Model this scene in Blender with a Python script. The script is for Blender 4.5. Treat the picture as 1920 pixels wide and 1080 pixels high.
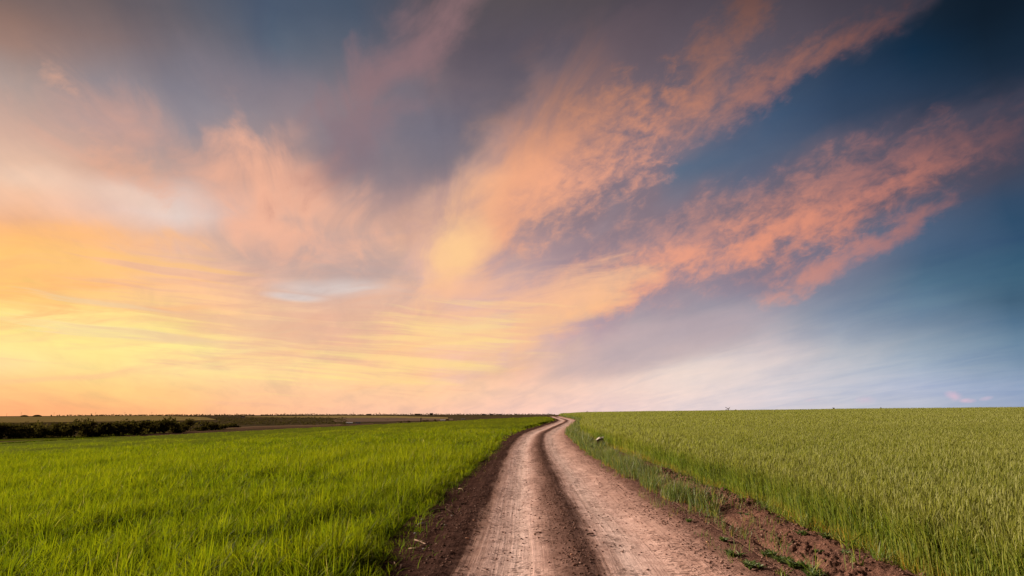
import bpy, bmesh, math, random
import numpy as np
from mathutils import Vector, Matrix

for o in list(bpy.data.objects):
    bpy.data.objects.remove(o)
C = bpy.context.scene.collection
SC = bpy.context.scene
R = math.radians

# ------------------------------------------------------------------ camera
EYE = 1.80
F = 1067.0                                   # focal length in photo pixels (1920 wide), a 20 mm lens
PITCH = math.atan(229 / F)
cam = bpy.data.cameras.new('camera')
cam.sensor_width = 36.0
cam.lens = 36.0 * F / 1920
cam.clip_start = 0.05
cam.clip_end = 30000
camo = bpy.data.objects.new('camera', cam)
camo.location = (0, 0, EYE)
camo.rotation_euler = (math.pi / 2 + PITCH, 0, 0)
C.objects.link(camo)
SC.camera = camo

# ------------------------------------------------------------------ light and exposure
EXPO = 1.6
SUN_EL, SUN_AZ = 21.0, -62.0                 # azimuth from +Y towards +X
SC.view_settings.view_transform = 'Standard'
SC.view_settings.look = 'None'
SC.view_settings.gamma = 1.0
SC.view_settings.use_curve_mapping = False
SC.view_settings.exposure = EXPO
sun = bpy.data.lights.new('sun', 'SUN')
sun.energy = 4.7
sun.angle = R(6)
sun.color = (1.0, 0.82, 0.65)
suno = bpy.data.objects.new('sun', sun)
sd = Vector((math.sin(R(SUN_AZ)) * math.cos(R(SUN_EL)), math.cos(R(SUN_AZ)) * math.cos(R(SUN_EL)), math.sin(R(SUN_EL))))
suno.rotation_euler = sd.to_track_quat('Z', 'Y').to_euler()
C.objects.link(suno)


def lin(c):
    c = c / 255.0
    return c / 12.92 if c <= 0.04045 else ((c + 0.055) / 1.055) ** 2.4


def rgb(t):
    return tuple(lin(v) for v in t)


# ------------------------------------------------------------------ world: evening sky with lit cloud
def pdir(px, py):
    """direction in the world of a point of the photograph"""
    v = Vector(((px - 960) / F, 1.0, -(py - 540) / F)).normalized()
    c, s = math.cos(PITCH), math.sin(PITCH)
    return Vector((v.x, v.y * c - v.z * s, v.y * s + v.z * c))


def sky_xz(px, py):
    """stereographic chart of the sky about the north point: depends on direction only"""
    d = pdir(px, py)
    return 2 * d.x / (1 + d.y), 2 * d.z / (1 + d.y)


def sky_pix(X, Z):
    q = (X * X + Z * Z) / 4
    y = (1 - q) / (1 + q)
    x, z = X * (1 + y) / 2, Z * (1 + y) / 2
    c, s = math.cos(PITCH), math.sin(PITCH)
    vy, vz = y * c + z * s, -y * s + z * c
    return 960 + F * x / vy, 540 - F * vz / vy


TROWS = [0, 80, 160, 240, 320, 360, 400, 440, 480, 520, 560, 600, 640, 680, 720, 770]
TCOLS = list(range(0, 1921, 160))
TAB = [
 [(110,90,85),(108,90,88),(85,85,95),(72,85,105),(65,80,100),(88,80,86),(86,77,80),(80,72,78),(48,52,70),(45,50,60),(35,40,50),(15,32,48),(2,16,28)],
 [(160,118,100),(135,110,105),(108,98,104),(85,98,115),(88,95,110),(100,88,95),(88,80,90),(90,82,92),(65,65,82),(50,54,70),(30,48,68),(8,38,62),(12,27,42)],
 [(168,150,142),(150,135,137),(125,120,130),(115,112,125),(120,112,120),(120,104,110),(105,95,104),(100,92,102),(80,84,102),(60,75,98),(35,58,85),(35,52,75),(30,42,60)],
 [(205,165,145),(188,155,147),(150,140,146),(150,136,140),(143,128,133),(114,108,120),(112,102,112),(110,104,116),(95,100,120),(58,82,112),(52,66,90),(55,58,76),(60,56,66)],
 [(238,200,172),(215,168,142),(180,152,143),(188,150,137),(180,145,134),(135,120,124),(132,118,124),(115,110,124),(88,108,132),(85,95,118),(90,88,104),(80,78,95),(60,66,84)],
 [(250,192,150),(232,200,182),(220,195,185),(225,170,145),(182,150,142),(165,135,132),(150,130,134),(125,116,128),(105,112,130),(100,100,120),(95,92,110),(75,82,104),(42,68,96)],
 [(238,178,140),(226,176,150),(215,205,203),(240,182,154),(190,156,146),(200,155,142),(165,145,148),(150,132,140),(140,122,132),(125,115,128),(100,100,120),(75,88,112),(28,66,96)],
 [(255,180,106),(252,186,126),(226,182,157),(216,172,152),(204,166,150),(225,170,142),(180,152,150),(160,138,144),(150,128,138),(130,120,134),(98,108,130),(65,90,120),(40,70,100)],
 [(255,196,106),(253,192,118),(236,187,152),(212,172,152),(210,170,155),(235,180,148),(195,165,155),(170,145,148),(155,132,142),(138,124,138),(104,112,136),(62,90,120),(46,85,110)],
 [(255,196,100),(255,196,118),(250,195,145),(240,186,156),(195,170,162),(200,174,165),(180,165,168),(175,155,160),(155,138,148),(140,126,141),(110,115,138),(58,95,120),(58,94,119)],
 [(255,200,106),(254,200,122),(253,202,138),(248,196,152),(226,188,165),(225,180,158),(215,175,160),(190,165,165),(160,148,158),(150,144,158),(112,128,150),(92,126,148),(50,80,105)],
 [(255,229,122),(255,217,124),(254,213,130),(250,206,150),(243,190,152),(240,186,152),(228,182,160),(182,162,166),(164,154,163),(165,164,174),(135,148,168),(105,126,150),(66,100,130)],
 [(255,226,138),(255,230,138),(254,223,132),(255,225,155),(242,192,155),(246,195,145),(235,190,155),(202,174,170),(190,177,180),(195,182,187),(170,175,185),(132,150,170),(100,130,155)],
 [(253,220,155),(254,224,142),(255,232,158),(255,225,152),(250,205,145),(250,200,145),(238,186,158),(208,182,177),(228,209,200),(215,202,202),(185,188,198),(160,175,190),(115,140,165)],
 [(255,200,130),(255,210,130),(255,206,136),(253,202,150),(251,202,155),(253,205,156),(246,200,174),(240,207,192),(240,216,206),(216,207,211),(195,196,208),(172,182,206),(140,160,190)],
 [(255,172,118),(255,178,122),(255,184,128),(255,190,145),(255,196,160),(253,198,168),(248,202,184),(242,208,200),(236,214,211),(214,205,212),(198,197,208),(186,190,206),(152,166,194)],
]


def tab_at(px, py):
    px = min(max(px, 0), 1920)
    py = min(max(py, 0), 770)
    i = min(int(px // 160), 11)
    fx = (px - 160 * i) / 160
    j = max(k for k in range(len(TROWS) - 1) if TROWS[k] <= py)
    fy = min((py - TROWS[j]) / (TROWS[j + 1] - TROWS[j]), 1)
    return tuple((TAB[j][i][k] * (1 - fx) + TAB[j][i + 1][k] * fx) * (1 - fy) +
                 (TAB[j + 1][i][k] * (1 - fx) + TAB[j + 1][i + 1][k] * fx) * fy for k in range(3))


world = bpy.data.worlds.new('World')
SC.world = world
world.use_nodes = True
WT = world.node_tree
WT.nodes.clear()


class G:
    """small helper that adds nodes to one tree"""
    def __init__(self, tree):
        self.t = tree

    def n(self, kind, **kw):
        nd = self.t.nodes.new(kind)
        for k, v in kw.items():
            setattr(nd, k, v)
        return nd

    def put(self, sock, v):
        if isinstance(v, bpy.types.NodeSocket):
            self.t.links.new(v, sock)
        else:
            sock.default_value = v

    def m(self, op, a, b=0.0, c=0.0, clamp=False):
        nd = self.n('ShaderNodeMath', operation=op, use_clamp=clamp)
        for s, v in zip(nd.inputs, (a, b, c)):
            self.put(s, v)
        return nd.outputs[0]

    def vm(self, op, a, b=(0, 0, 0), out=0):
        nd = self.n('ShaderNodeVectorMath', operation=op)
        self.put(nd.inputs[0], a)
        self.put(nd.inputs[1], b)
        return nd.outputs[out]

    def vscale(self, a, s):
        nd = self.n('ShaderNodeVectorMath', operation='SCALE')
        self.put(nd.inputs[0], a)
        self.put(nd.inputs['Scale'], s)
        return nd.outputs[0]

    def xyz(self, x, y, z):
        nd = self.n('ShaderNodeCombineXYZ')
        for s, v in zip(nd.inputs, (x, y, z)):
            self.put(s, v)
        return nd.outputs[0]

    def ss(self, v, lo, hi, a=0.0, b=1.0, kind='SMOOTHSTEP'):
        nd = self.n('ShaderNodeMapRange', interpolation_type=kind, clamp=True) if kind != 'LINEAR' else self.n('ShaderNodeMapRange', clamp=True)
        for s, x in zip(nd.inputs, (v, lo, hi, a, b)):
            self.put(s, x)
        return nd.outputs[0]

    def mix(self, f, a, b, mode='MIX'):
        nd = self.n('ShaderNodeMix', data_type='RGBA', blend_type=mode)
        self.put(nd.inputs[0], f)
        for s, v in ((nd.inputs[6], a), (nd.inputs[7], b)):
            self.put(s, v if isinstance(v, bpy.types.NodeSocket) else (*v[:3], 1))
        return nd.outputs[2]

    def noise(self, vec, scale, detail=4, rough=0.55, lac=2.0, dist=0.0, col=False):
        nd = self.n('ShaderNodeTexNoise', noise_dimensions='3D')
        self.put(nd.inputs['Vector'], vec)
        nd.inputs['Scale'].default_value = scale
        nd.inputs['Detail'].default_value = detail
        nd.inputs['Roughness'].default_value = rough
        nd.inputs['Lacunarity'].default_value = lac
        nd.inputs['Distortion'].default_value = dist
        return nd.outputs['Color' if col else 'Fac']

    def ramp(self, f, stops, interp='LINEAR'):
        nd = self.n('ShaderNodeValToRGB')
        cr = nd.color_ramp
        cr.interpolation = interp
        while len(cr.elements) < len(stops):
            cr.elements.new(0.5)
        for e, (p, c) in zip(cr.elements, stops):
            e.position = p
            e.color = (*c[:3], 1)
        self.put(nd.inputs[0], f)
        return nd.outputs[0]


def build_sky():
    g = G(WT)
    tc = g.n('ShaderNodeTexCoord')
    d = tc.outputs['Generated']
    dn = g.vm('NORMALIZE', d)
    sp = g.n('ShaderNodeSeparateXYZ')
    g.put(sp.inputs[0], dn)
    dx, dy, dz = sp.outputs
    den = g.m('ADD', g.m('MAXIMUM', dy, -0.6), 1.0)
    k = g.m('DIVIDE', 2.0, den)
    X0 = g.m('MULTIPLY', dx, k)
    Z0 = g.m('MULTIPLY', dz, k)
    P0 = g.xyz(X0, Z0, 0.0)
    # coordinates on a flat cloud sheet, so that texture grows finer towards the horizon
    kk = g.m('DIVIDE', 1.0, g.m('ADD', g.m('MAXIMUM', dz, 0.0), 0.16))
    Q = g.xyz(g.m('MULTIPLY', dx, kk), g.m('MULTIPLY', dy, kk), 0.0)

    def mapped(vec, rot=0.0, sc=(1, 1, 1), loc=(0, 0, 0), kind='POINT'):
        nd = g.n('ShaderNodeMapping', vector_type=kind)
        g.put(nd.inputs[0], vec)
        nd.inputs[1].default_value = loc
        nd.inputs[2].default_value = (0, 0, rot)
        nd.inputs[3].default_value = sc
        return nd.outputs[0]

    Q = mapped(Q)
    P0 = mapped(P0)
    # slow warp of the chart (less of it near the horizon, where the layers lie flat)
    w = g.noise(P0, 2.6, 3, 0.5, col=True)
    wv = g.vm('SUBTRACT', w, (0.5, 0.5, 0.5))
    wz = g.ss(Z0, 0.02, 0.45, 0.03, 0.12)
    PV = g.vm('ADD', P0, g.vm('MULTIPLY', wv, g.xyz(0.16, wz, 0.0)))
    s2 = g.n('ShaderNodeSeparateXYZ')
    g.put(s2.inputs[0], PV)
    P = mapped(PV)
    X, Z = s2.outputs[0], s2.outputs[1]
    # edges of the cloud banks use a finer warp
    w3 = g.vm('SUBTRACT', g.noise(P0, 10.0, 3, 0.55, col=True), (0.5, 0.5, 0.5))
    PE = mapped(g.vm('ADD', P0, g.vm('MULTIPLY', w3, (0.10, 0.075, 0.0))))

    # ---- base: slow change of colour over the sky
    ZT = 0.80
    NS = 26
    zf = g.m('DIVIDE', Z, ZT, clamp=True)
    col = xa = None
    for i in range(13):
        xi = sky_xz(160 * i, 769)[0]
        stops = []
        for j in range(NS):
            z = ZT * j / (NS - 1)
            px, py = sky_pix(xi, max(z, 0.0005))
            stops.append((j / (NS - 1), rgb(tab_at(px, py))))
        if col is None:
            col = g.ramp(zf, stops)
        else:
            col = g.mix(g.ss(X, xa, xi, kind='LINEAR'), col, g.ramp(zf, stops))
        xa = xi

    # ---- cloud textures; lengths are in photo pixels along and across the given direction
    U = 0.00093

    def tex(src, ang, la, lc, detail, rough, dist=0.0, loc=(0, 0, 0)):
        return g.noise(mapped(src, R(ang), (la * U, lc * U, 1), loc, 'TEXTURE'), 1.0, detail, rough, dist=dist)

    puff = g.m('ADD', g.m('MULTIPLY', tex(P0, 28, 50, 32, 4, 0.60, 0.35), 0.72), g.m('MULTIPLY', tex(P0, 24, 17, 11, 4, 0.62, 0.5, (8, 3, 0)), 0.28))
    soft = tex(P0, 33, 210, 95, 4, 0.55, 0.5, (3, 7, 0))
    fan = tex(Q, 106.7, 1.5 / U, 0.42 / U, 5, 0.56, 0.7, (2, 5, 0))
    fan2 = tex(Q, 106.7, 0.50 / U, 0.20 / U, 5, 0.58, 0.9, (4, 1, 0))
    strk = tex(P, -4, 300, 15, 5, 0.62, 0.3, (1, 2, 0))
    strk2 = tex(P, 9, 260, 40, 5, 0.60, 0.5, (5, 1, 0))

    # streets of thin cloud that run towards the glow: warm where lit, cool between
    ff = g.m('ADD', g.m('MULTIPLY', fan, 0.62), g.m('MULTIPLY', fan2, 0.38))
    col = g.mix(1.0, col, g.ramp(g.ss(ff, 0.30, 0.70, 0, 1, 'LINEAR'), [(0, (0.82, 0.87, 0.95)), (0.5, (1, 1, 1)), (1, (1.16, 1.09, 1.04))]), 'MULTIPLY')

    def ell(cx, cy, rx, ry, ang, src=None):
        """soft spot: centre and radii in photo pixels, angle counter-clockwise in degrees"""
        x, z = sky_xz(cx, cy)
        x1, z1 = sky_xz(cx + 10, cy)
        sc = math.hypot(x1 - x, z1 - z) / 10
        nd = g.n('ShaderNodeTexGradient', gradient_type='SPHERICAL')
        tm = nd.texture_mapping
        tm.vector_type = 'TEXTURE'
        tm.translation, tm.rotation, tm.scale = (x, z, 0), (0, 0, R(ang)), (rx * sc, ry * sc, 1)
        g.put(nd.inputs[0], src or PE)
        return nd.outputs['Fac']

    def union(lst, src=None):
        r = None
        for e in lst:
            f = ell(*e, src=src)
            r = f if r is None else g.m('MAXIMUM', r, f)
        return r

    def blot(lst, c, op, tex=None, amp=0.8, lo=0.0, hi=0.6, src=None):
        nonlocal col
        f = union(lst, src)
        if tex is not None:
            # tex is a noise centred on zero; it fades out with the spot itself
            f = g.m('MULTIPLY_ADD', tex, g.ss(f, 0.0, 0.3, 0.0, amp), f)
        f = g.ss(f, lo, hi, 0.0, op)
        col = g.mix(f, col, c if isinstance(c, bpy.types.NodeSocket) else rgb(c))

    puff0, (puff, soft, strk, strk2, fan, fan2) = puff, [g.m('SUBTRACT', v, 0.5) for v in (puff, soft, strk, strk2, fan, fan2)]
    puff = g.m('MULTIPLY', puff, 1.2)
    SKY_PAINT(g, blot, dict(puff=puff, soft=soft, strk=strk, strk2=strk2, P=P, P0=P0, PE=PE, X=X, Z=Z, fan=fan, fan2=fan2))

    # unevenness everywhere
    col = g.mix(1.0, col, g.ramp(puff0, [(0.2, (0.965, 0.965, 0.965)), (0.8, (1.035, 1.035, 1.035))]), 'MULTIPLY')

    # ---- clear air behind the cloud
    st = g.n('ShaderNodeTexSky', sky_type='NISHITA')
    st.sun_disc = False
    st.sun_elevation = R(SUN_EL)
    st.sun_rotation = R(SUN_AZ)
    STR = 0.1
    kx = 1.0 / (STR * 2 ** EXPO)
    col = g.vscale(col, kx)
    col = g.mix(0.012, col, st.outputs[0])
    bg = g.n('ShaderNodeBackground')
    g.put(bg.inputs[0], col)
    bg.inputs[1].default_value = STR
    out = g.n('ShaderNodeOutputWorld')
    WT.links.new(bg.outputs[0], out.inputs[0])


def SKY_PAINT(g, blot, T):
    puff, soft, strk, strk2, P, P0, PE, X, Z = (T[k] for k in ('puff', 'soft', 'strk', 'strk2', 'P', 'P0', 'PE', 'X', 'Z'))
    fan, fan2 = T['fan'], T['fan2']
    # left: layered streaks near the glow
    blot([(340, 640, 600, 90, -9), (80, 600, 380, 60, -4)], (255, 236, 148), 0.6, strk, 2.6, 0.35, 1.15, P)
    blot([(350, 600, 760, 260, -3)], (247, 184, 142), 0.5, strk2, 2.6, 0.45, 1.2, P)
    blot([(150, 490, 500, 110, 0)], (255, 196, 108), 0.6, strk, 2.6, 0.30, 1.1, P)
    blot([(120, 440, 420, 60, 3), (60, 520, 300, 40, 0)], (255, 186, 112), 0.6, fan2, 2.0, 0.15, 1.0, P)
    blot([(140, 560, 520, 130, 0)], (255, 178, 98), 0.55, strk2, 2.6, 0.45, 1.15, P)
    blot([(200, 610, 560, 100, -6)], (255, 242, 165), 0.55, strk, -3.2, 0.6, 1.25, P)
    blot([(560, 600, 700, 220, 0)], (226, 172, 150), 0.5, strk, -2.8, 0.4, 1.15, P)
    blot([(650, 540, 170, 26, -2), (580, 552, 100, 14, -3)], (232, 220, 214), 0.9, strk2, 0.9, 0.1, 0.9, P)
    blot([(720, 520, 400, 80, 6), (600, 470, 320, 70, 2)], (190, 160, 152), 0.6, strk2, 2.2, 0.2, 1.0, P)
    blot([(310, 385, 190, 40, -12), (60, 330, 200, 50, -6)], (240, 208, 186), 0.32, soft, 1.2, 0.1, 1.0, P)
    blot([(250, 320, 190, 70, -30), (110, 150, 120, 40, -40)], (226, 168, 138), 0.55, puff, 1.6, 0.3, 1.2, PE)
    blot([(250, 250, 420, 170, -20), (480, 330, 330, 170, -25)], (226, 164, 138), 0.5, fan2, 2.2, 0.4, 1.3, P)
    blot([(420, 180, 420, 160, -10), (640, 300, 260, 160, 0)], (134, 120, 128), 0.5, fan, 2.6, 0.4, 1.2, P)
    # middle glow and the dusky folds above it
    blot([(560, 370, 300, 150, -25), (520, 430, 240, 110, -20)], (250, 184, 150), 0.66, fan2, 2.0, 0.2, 1.15, PE)
    blot([(760, 110, 380, 110, 48), (690, 240, 300, 90, 45)], (150, 114, 116), 0.7, fan2, 2.2, 0.2, 1.2, PE)
    blot([(800, 290, 170, 190, 0), (720, 310, 170, 150, 0)], (116, 112, 126), 0.6, fan, 2.0, 0.1, 1.1, PE)
    # colours of the two lit bands: glowing near the sun, dusky far from it and high up
    def tint(stops, name):
        x0, x1 = sky_xz(800, 400)[0], sky_xz(1920, 400)[0]
        u = g.ss(X, x0, x1, 0, 1, 'LINEAR')
        return g.ramp(u, [((px - 800) / 1120, rgb(c)) for px, c in stops])
    dim = g.ss(Z, sky_xz(960, 340)[1], sky_xz(960, 0)[1], 1.0, 0.26, 'LINEAR')
    dim = g.m('POWER', dim, 1.25)
    dim3 = g.ramp(dim, [(0, (0, 0, 0)), (1, (1, 1, 1))])
    ds = g.ss(Z, sky_xz(960, 300)[1], sky_xz(960, -20)[1], 1.0, 0.36, 'LINEAR')
    ds = g.m('MULTIPLY', ds, g.ss(Z, sky_xz(960, 640)[1], sky_xz(960, 420)[1], 0.92, 0.5, 'LINEAR'))
    dimS = g.ramp(ds, [(0, (0, 0, 0)), (1, (2, 2, 2))])
    lit = g.mix(1.0, tint([(800, (252, 196, 146)), (900, (252, 186, 138)), (980, (248, 174, 130)), (1120, (246, 170, 132)),
                           (1300, (244, 164, 130)), (1540, (238, 152, 118)), (1680, (206, 130, 110)), (1900, (132, 88, 86))], 'lit'), dim3, 'MULTIPLY')
    shade = g.mix(1.0, tint([(800, (196, 156, 146)), (950, (166, 138, 140)), (1150, (140, 118, 126)), (1400, (124, 110, 122)),
                             (1650, (100, 90, 104)), (1900, (72, 68, 84))], 'shade'), dimS, 'MULTIPLY')
    # upper band
    blot([(1260, 130, 660, 230, 36), (1080, 330, 340, 180, 45), (1560, 40, 360, 120, 24), (900, 440, 240, 160, 60)], shade, 0.88, soft, 0.9, 0.10, 0.55, PE)
    blot([(960, 340, 380, 150, 58), (1010, 270, 260, 140, 52), (870, 450, 240, 150, 60)], lit, 0.62, fan2, 1.5, 0.05, 1.05, PE)
    blot([(1120, 290, 300, 160, 35), (1060, 340, 240, 130, 45), (1160, 200, 220, 100, 20)], lit, 0.75, puff, 2.0, 0.25, 1.25, PE)
    blot([(1290, 200, 190, 100, 40), (1330, 120, 220, 90, 60), (1390, 30, 180, 80, 65), (1430, 165, 300, 64, 30), (1560, 95, 260, 50, 26)], lit, 0.55, puff, 1.5, 0.15, 1.15, PE)
    blot([(1010, 320, 200, 90, 50), (930, 390, 220, 80, 58), (870, 466, 150, 90, 60)], lit, 0.7, fan2, 1.3, 0.1, 1.0, PE)
    blot([(868, 466, 90, 70, 60)], (255, 206, 146), 0.8, None, 0, 0.0, 0.9, PE)
    # lower band
    blot([(1480, 400, 660, 160, 22), (1240, 480, 440, 150, 20), (1780, 280, 460, 150, 16), (1040, 570, 360, 130, 22)], shade, 0.8, soft, 0.9, 0.10, 0.6, PE)
    blot([(1500, 400, 560, 140, 22), (1280, 470, 420, 130, 18), (1740, 300, 420, 110, 18), (1080, 550, 280, 100, 22)], lit, 0.45, puff, 1.8, 0.15, 1.15, PE)
    blot([(1560, 415, 220, 70, 28), (1420, 450, 240, 70, 20), (1260, 500, 250, 70, 14), (1150, 556, 190, 56, 16), (1690, 345, 240, 50, 20)], lit, 0.72, puff, 1.7, 0.2, 1.15, PE)
    blot([(1530, 508, 200, 46, 24), (1640, 452, 190, 48, 24), (1725, 415, 100, 40, 30)], lit, 0.55, puff, 1.5, 0.12, 1.0, PE)
    # where the lower band meets the glow
    blot([(1010, 600, 280, 90, 30), (1080, 560, 240, 80, 20), (900, 640, 300, 90, 14), (990, 630, 130, 70, 50)], (254, 196, 142), 0.75, strk2, 1.8, 0.12, 1.05, PE)
    blot([(840, 620, 340, 90, 12), (760, 690, 380, 60, 6)], (255, 220, 145), 0.7, strk, 2.4, 0.35, 1.1, P)
    blot([(940, 560, 400, 70, 14), (860, 540, 320, 50, 8)], (246, 188, 152), 0.65, strk2, 2.0, 0.2, 1.05, P)
    # bright wedge of clear sky low on the right, with a grey sheet above it
    blot([(1230, 640, 330, 60, 14)], (184, 164, 170), 0.6, strk2, 0.6, 0.05, 0.6, P)
    blot([(1330, 695, 280, 46, 10)], (240, 220, 212), 0.3, None, 0, 0.0, 0.8, P)
    # small pink clouds on the right horizon
    blot([(1790, 744, 26, 17, -20), (1810, 751, 26, 9, 0)], (236, 190, 206), 0.55, puff, 1.4, 0.1, 1.1, P0)
    blot([(1850, 747, 20, 7, 14), (1520, 750, 20, 6, 10), (1622, 750, 28, 14, 0)], (226, 192, 208), 0.35, puff, 1.4, 0.1, 1.1, P0)


build_sky()
# ------------------------------------------------------------------ render settings that bound the light paths
SC.cycles.max_bounces = 6
SC.cycles.diffuse_bounces = 3
SC.cycles.glossy_bounces = 2
SC.cycles.transmission_bounces = 3
SC.cycles.transparent_max_bounces = 4
world.cycles.sampling_method = 'MANUAL'
world.cycles.sample_map_resolution = 512

rng = np.random.default_rng(11)
random.seed(5)


# ------------------------------------------------------------------ numeric noise
_T = np.random.default_rng(3).random((256, 256))


def vnoise(x, y):
    xi, yi = np.floor(x).astype(int), np.floor(y).astype(int)
    fx, fy = x - xi, y - yi
    fx, fy = fx * fx * (3 - 2 * fx), fy * fy * (3 - 2 * fy)
    a, b = _T[xi & 255, yi & 255], _T[(xi + 1) & 255, yi & 255]
    c, d = _T[xi & 255, (yi + 1) & 255], _T[(xi + 1) & 255, (yi + 1) & 255]
    return (a * (1 - fx) + b * fx) * (1 - fy) + (c * (1 - fx) + d * fx) * fy


def fbm(x, y, octaves=4, gain=0.5):
    """about -1 .. 1"""
    s, amp, tot = 0, 1.0, 0
    for k in range(octaves):
        s = s + amp * (vnoise(x * 2 ** k + 17.3 * k, y * 2 ** k - 9.1 * k) * 2 - 1)
        tot += amp
        amp *= gain
    return s / tot


def sstep(a, b, v):
    t = np.clip((v - a) / (b - a), 0, 1)
    return t * t * (3 - 2 * t)


# ------------------------------------------------------------------ lie of the land
def flat_hit(px, py):
    d = pdir(px, py)
    k = -EYE / d.z
    return d.x * k, d.y * k


_cl = [flat_hit(*p) for p in [(1105, 1080), (1073, 1000), (1047, 950), (1033, 900), (1021, 870), (1013, 850), (1010, 835),
                              (1014, 815), (1024, 808), (1039.5, 801), (1050, 796), (1060, 791.5), (1063, 788), (1056, 785.3), (1046, 783)]]
_cx = np.array([-0.1, 0.45] + [p[0] for p in _cl] + [14.0, 40.0])
_cy = np.array([-60.0, 2.0] + [p[1] for p in _cl] + [210.0, 420.0])
_gy = np.linspace(-60, 420, 1921)
_gx = np.interp(_gy, _cy, _cx)
for _ in range(3):                                           # round the corners, more so far away
    _pad = np.pad(_gx, 8, mode='edge')
    _gx = np.convolve(_pad, np.ones(17) / 17, 'valid')


def xc(y):
    """the middle of the road at distance y"""
    return np.interp(y, _gy, _gx)


def crop_edge(y):
    return np.interp(y, [0, 6.9, 8, 11, 15, 25, 44, 110], [-2.1, -2.14, -2.24, -2.38, -2.33, -2.02, -2.0, -1.85])


def wheat_edge(y):
    return np.interp(y, [0, 5, 9, 11, 13, 17, 27, 110], [3.5, 3.45, 3.40, 3.58, 3.42, 3.40, 3.18, 2.6])


def land(x, y):
    """height of the ground"""
    x, y = np.asarray(x, float), np.asarray(y, float)
    u = x - xc(np.clip(y, -60, 200))
    L = np.maximum(-u - 2.4, 0)
    Rr = np.maximum(u - 3.4, 0)
    plat = -0.047 * L * L / (L + 7) + 0.0135 * np.minimum(Rr, 400)
    plat = plat + 0.05 * fbm(x * 0.05, y * 0.05, 2) * sstep(3, 14, np.abs(u))
    r = np.hypot(x, y)
    th = np.degrees(np.arctan2(x, y))
    val = np.interp(r, [0, 200, 260, 420, 700, 950, 1500, 1850, 2300, 4000, 9000, 30000],
                    [-9, -9.5, -12, -15.5, -19, -20.5, -15.5, -13.4, -20, -45, -80, -150])
    e0 = np.interp(th, [-180, -100, -60, -42, -20, -4, 3, 8, 60, 100, 180], [400, 300, 165, 165, 170, 150, 150, 260, 280, 400, 400])
    t = sstep(0, 1, (r - e0) / np.interp(th, [-42, -15, 3, 10], [170, 190, 200, 260]))
    return plat * (1 - t) + val * t


def hit(px, py, dz=0.0):
    """where the sight line through a point of the photograph meets the ground (raised by dz)"""
    d = pdir(px, py)
    ts = np.geomspace(3, 12000, 6000)
    X, Y, Z = d.x * ts, d.y * ts, EYE + d.z * ts
    below = np.nonzero(Z < land(X, Y) + dz)[0]
    i = below[0] if len(below) else len(ts) - 1
    return float(X[i]), float(Y[i])


# ------------------------------------------------------------------ mesh helpers
def fast_mesh(name, V, Fq, attrs=None, smooth=True):
    V = np.ascontiguousarray(V, np.float32).reshape(-1, 3)
    Fq = np.ascontiguousarray(Fq, np.int32)
    k = Fq.shape[1]
    me = bpy.data.meshes.new(name)
    me.vertices.add(len(V))
    me.vertices.foreach_set('co', V.ravel())
    me.loops.add(Fq.size)
    me.loops.foreach_set('vertex_index', Fq.ravel())
    me.polygons.add(len(Fq))
    me.polygons.foreach_set('loop_start', np.arange(0, Fq.size, k, dtype=np.int32))
    if smooth:
        me.polygons.foreach_set('use_smooth', np.ones(len(Fq), bool))
    for nm, a in (attrs or {}).items():
        at = me.attributes.new(nm, 'FLOAT', 'POINT')
        at.data.foreach_set('value', np.ascontiguousarray(a, np.float32).ravel())
    me.update(calc_edges=True)
    return me


def link(name, me, mats, parent=None, loc=(0, 0, 0), rot=(0, 0, 0)):
    o = bpy.data.objects.new(name, me)
    for m in (mats if isinstance(mats, (list, tuple)) else [mats]):
        if m is not None:
            me.materials.append(m)
    o.location, o.rotation_euler = loc, rot
    C.objects.link(o)
    if parent:
        o.parent = parent
    return o


def struct(o, kind='structure'):
    o['kind'] = kind
    return o


def tag(o, label, cat, group=None, kind=None):
    o['label'], o['category'] = label, cat
    if group:
        o['group'] = group
    if kind:
        o['kind'] = kind
    return o


def empty(name, loc, rz=0.0):
    o = bpy.data.objects.new(name, None)
    o.empty_display_size = 0.2
    o.location, o.rotation_euler = loc, (0, 0, rz)
    C.objects.link(o)
    return o


def grid_faces(n, m):
    i = np.arange(n - 1)[:, None] * m + np.arange(m - 1)[None, :]
    return np.stack([i, i + 1, i + m + 1, i + m], -1).reshape(-1, 4)


class Acc:
    """collects pieces of one mesh"""
    def __init__(self):
        self.V, self.F, self.A, self.n = [], [], {}, 0

    def add(self, V, Fq, **attrs):
        V = np.asarray(V, np.float32).reshape(-1, 3)
        self.V.append(V)
        self.F.append(np.asarray(Fq, np.int64).reshape(-1, 4) + self.n)
        for k, a in attrs.items():
            self.A.setdefault(k, []).append(np.broadcast_to(np.asarray(a, np.float32), (len(V),)) if np.ndim(a) == 0 else np.asarray(a, np.float32).ravel())
        self.n += len(V)

    def mesh(self, name):
        return fast_mesh(name, np.concatenate(self.V), np.concatenate(self.F), {k: np.concatenate(a) for k, a in self.A.items()})


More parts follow.
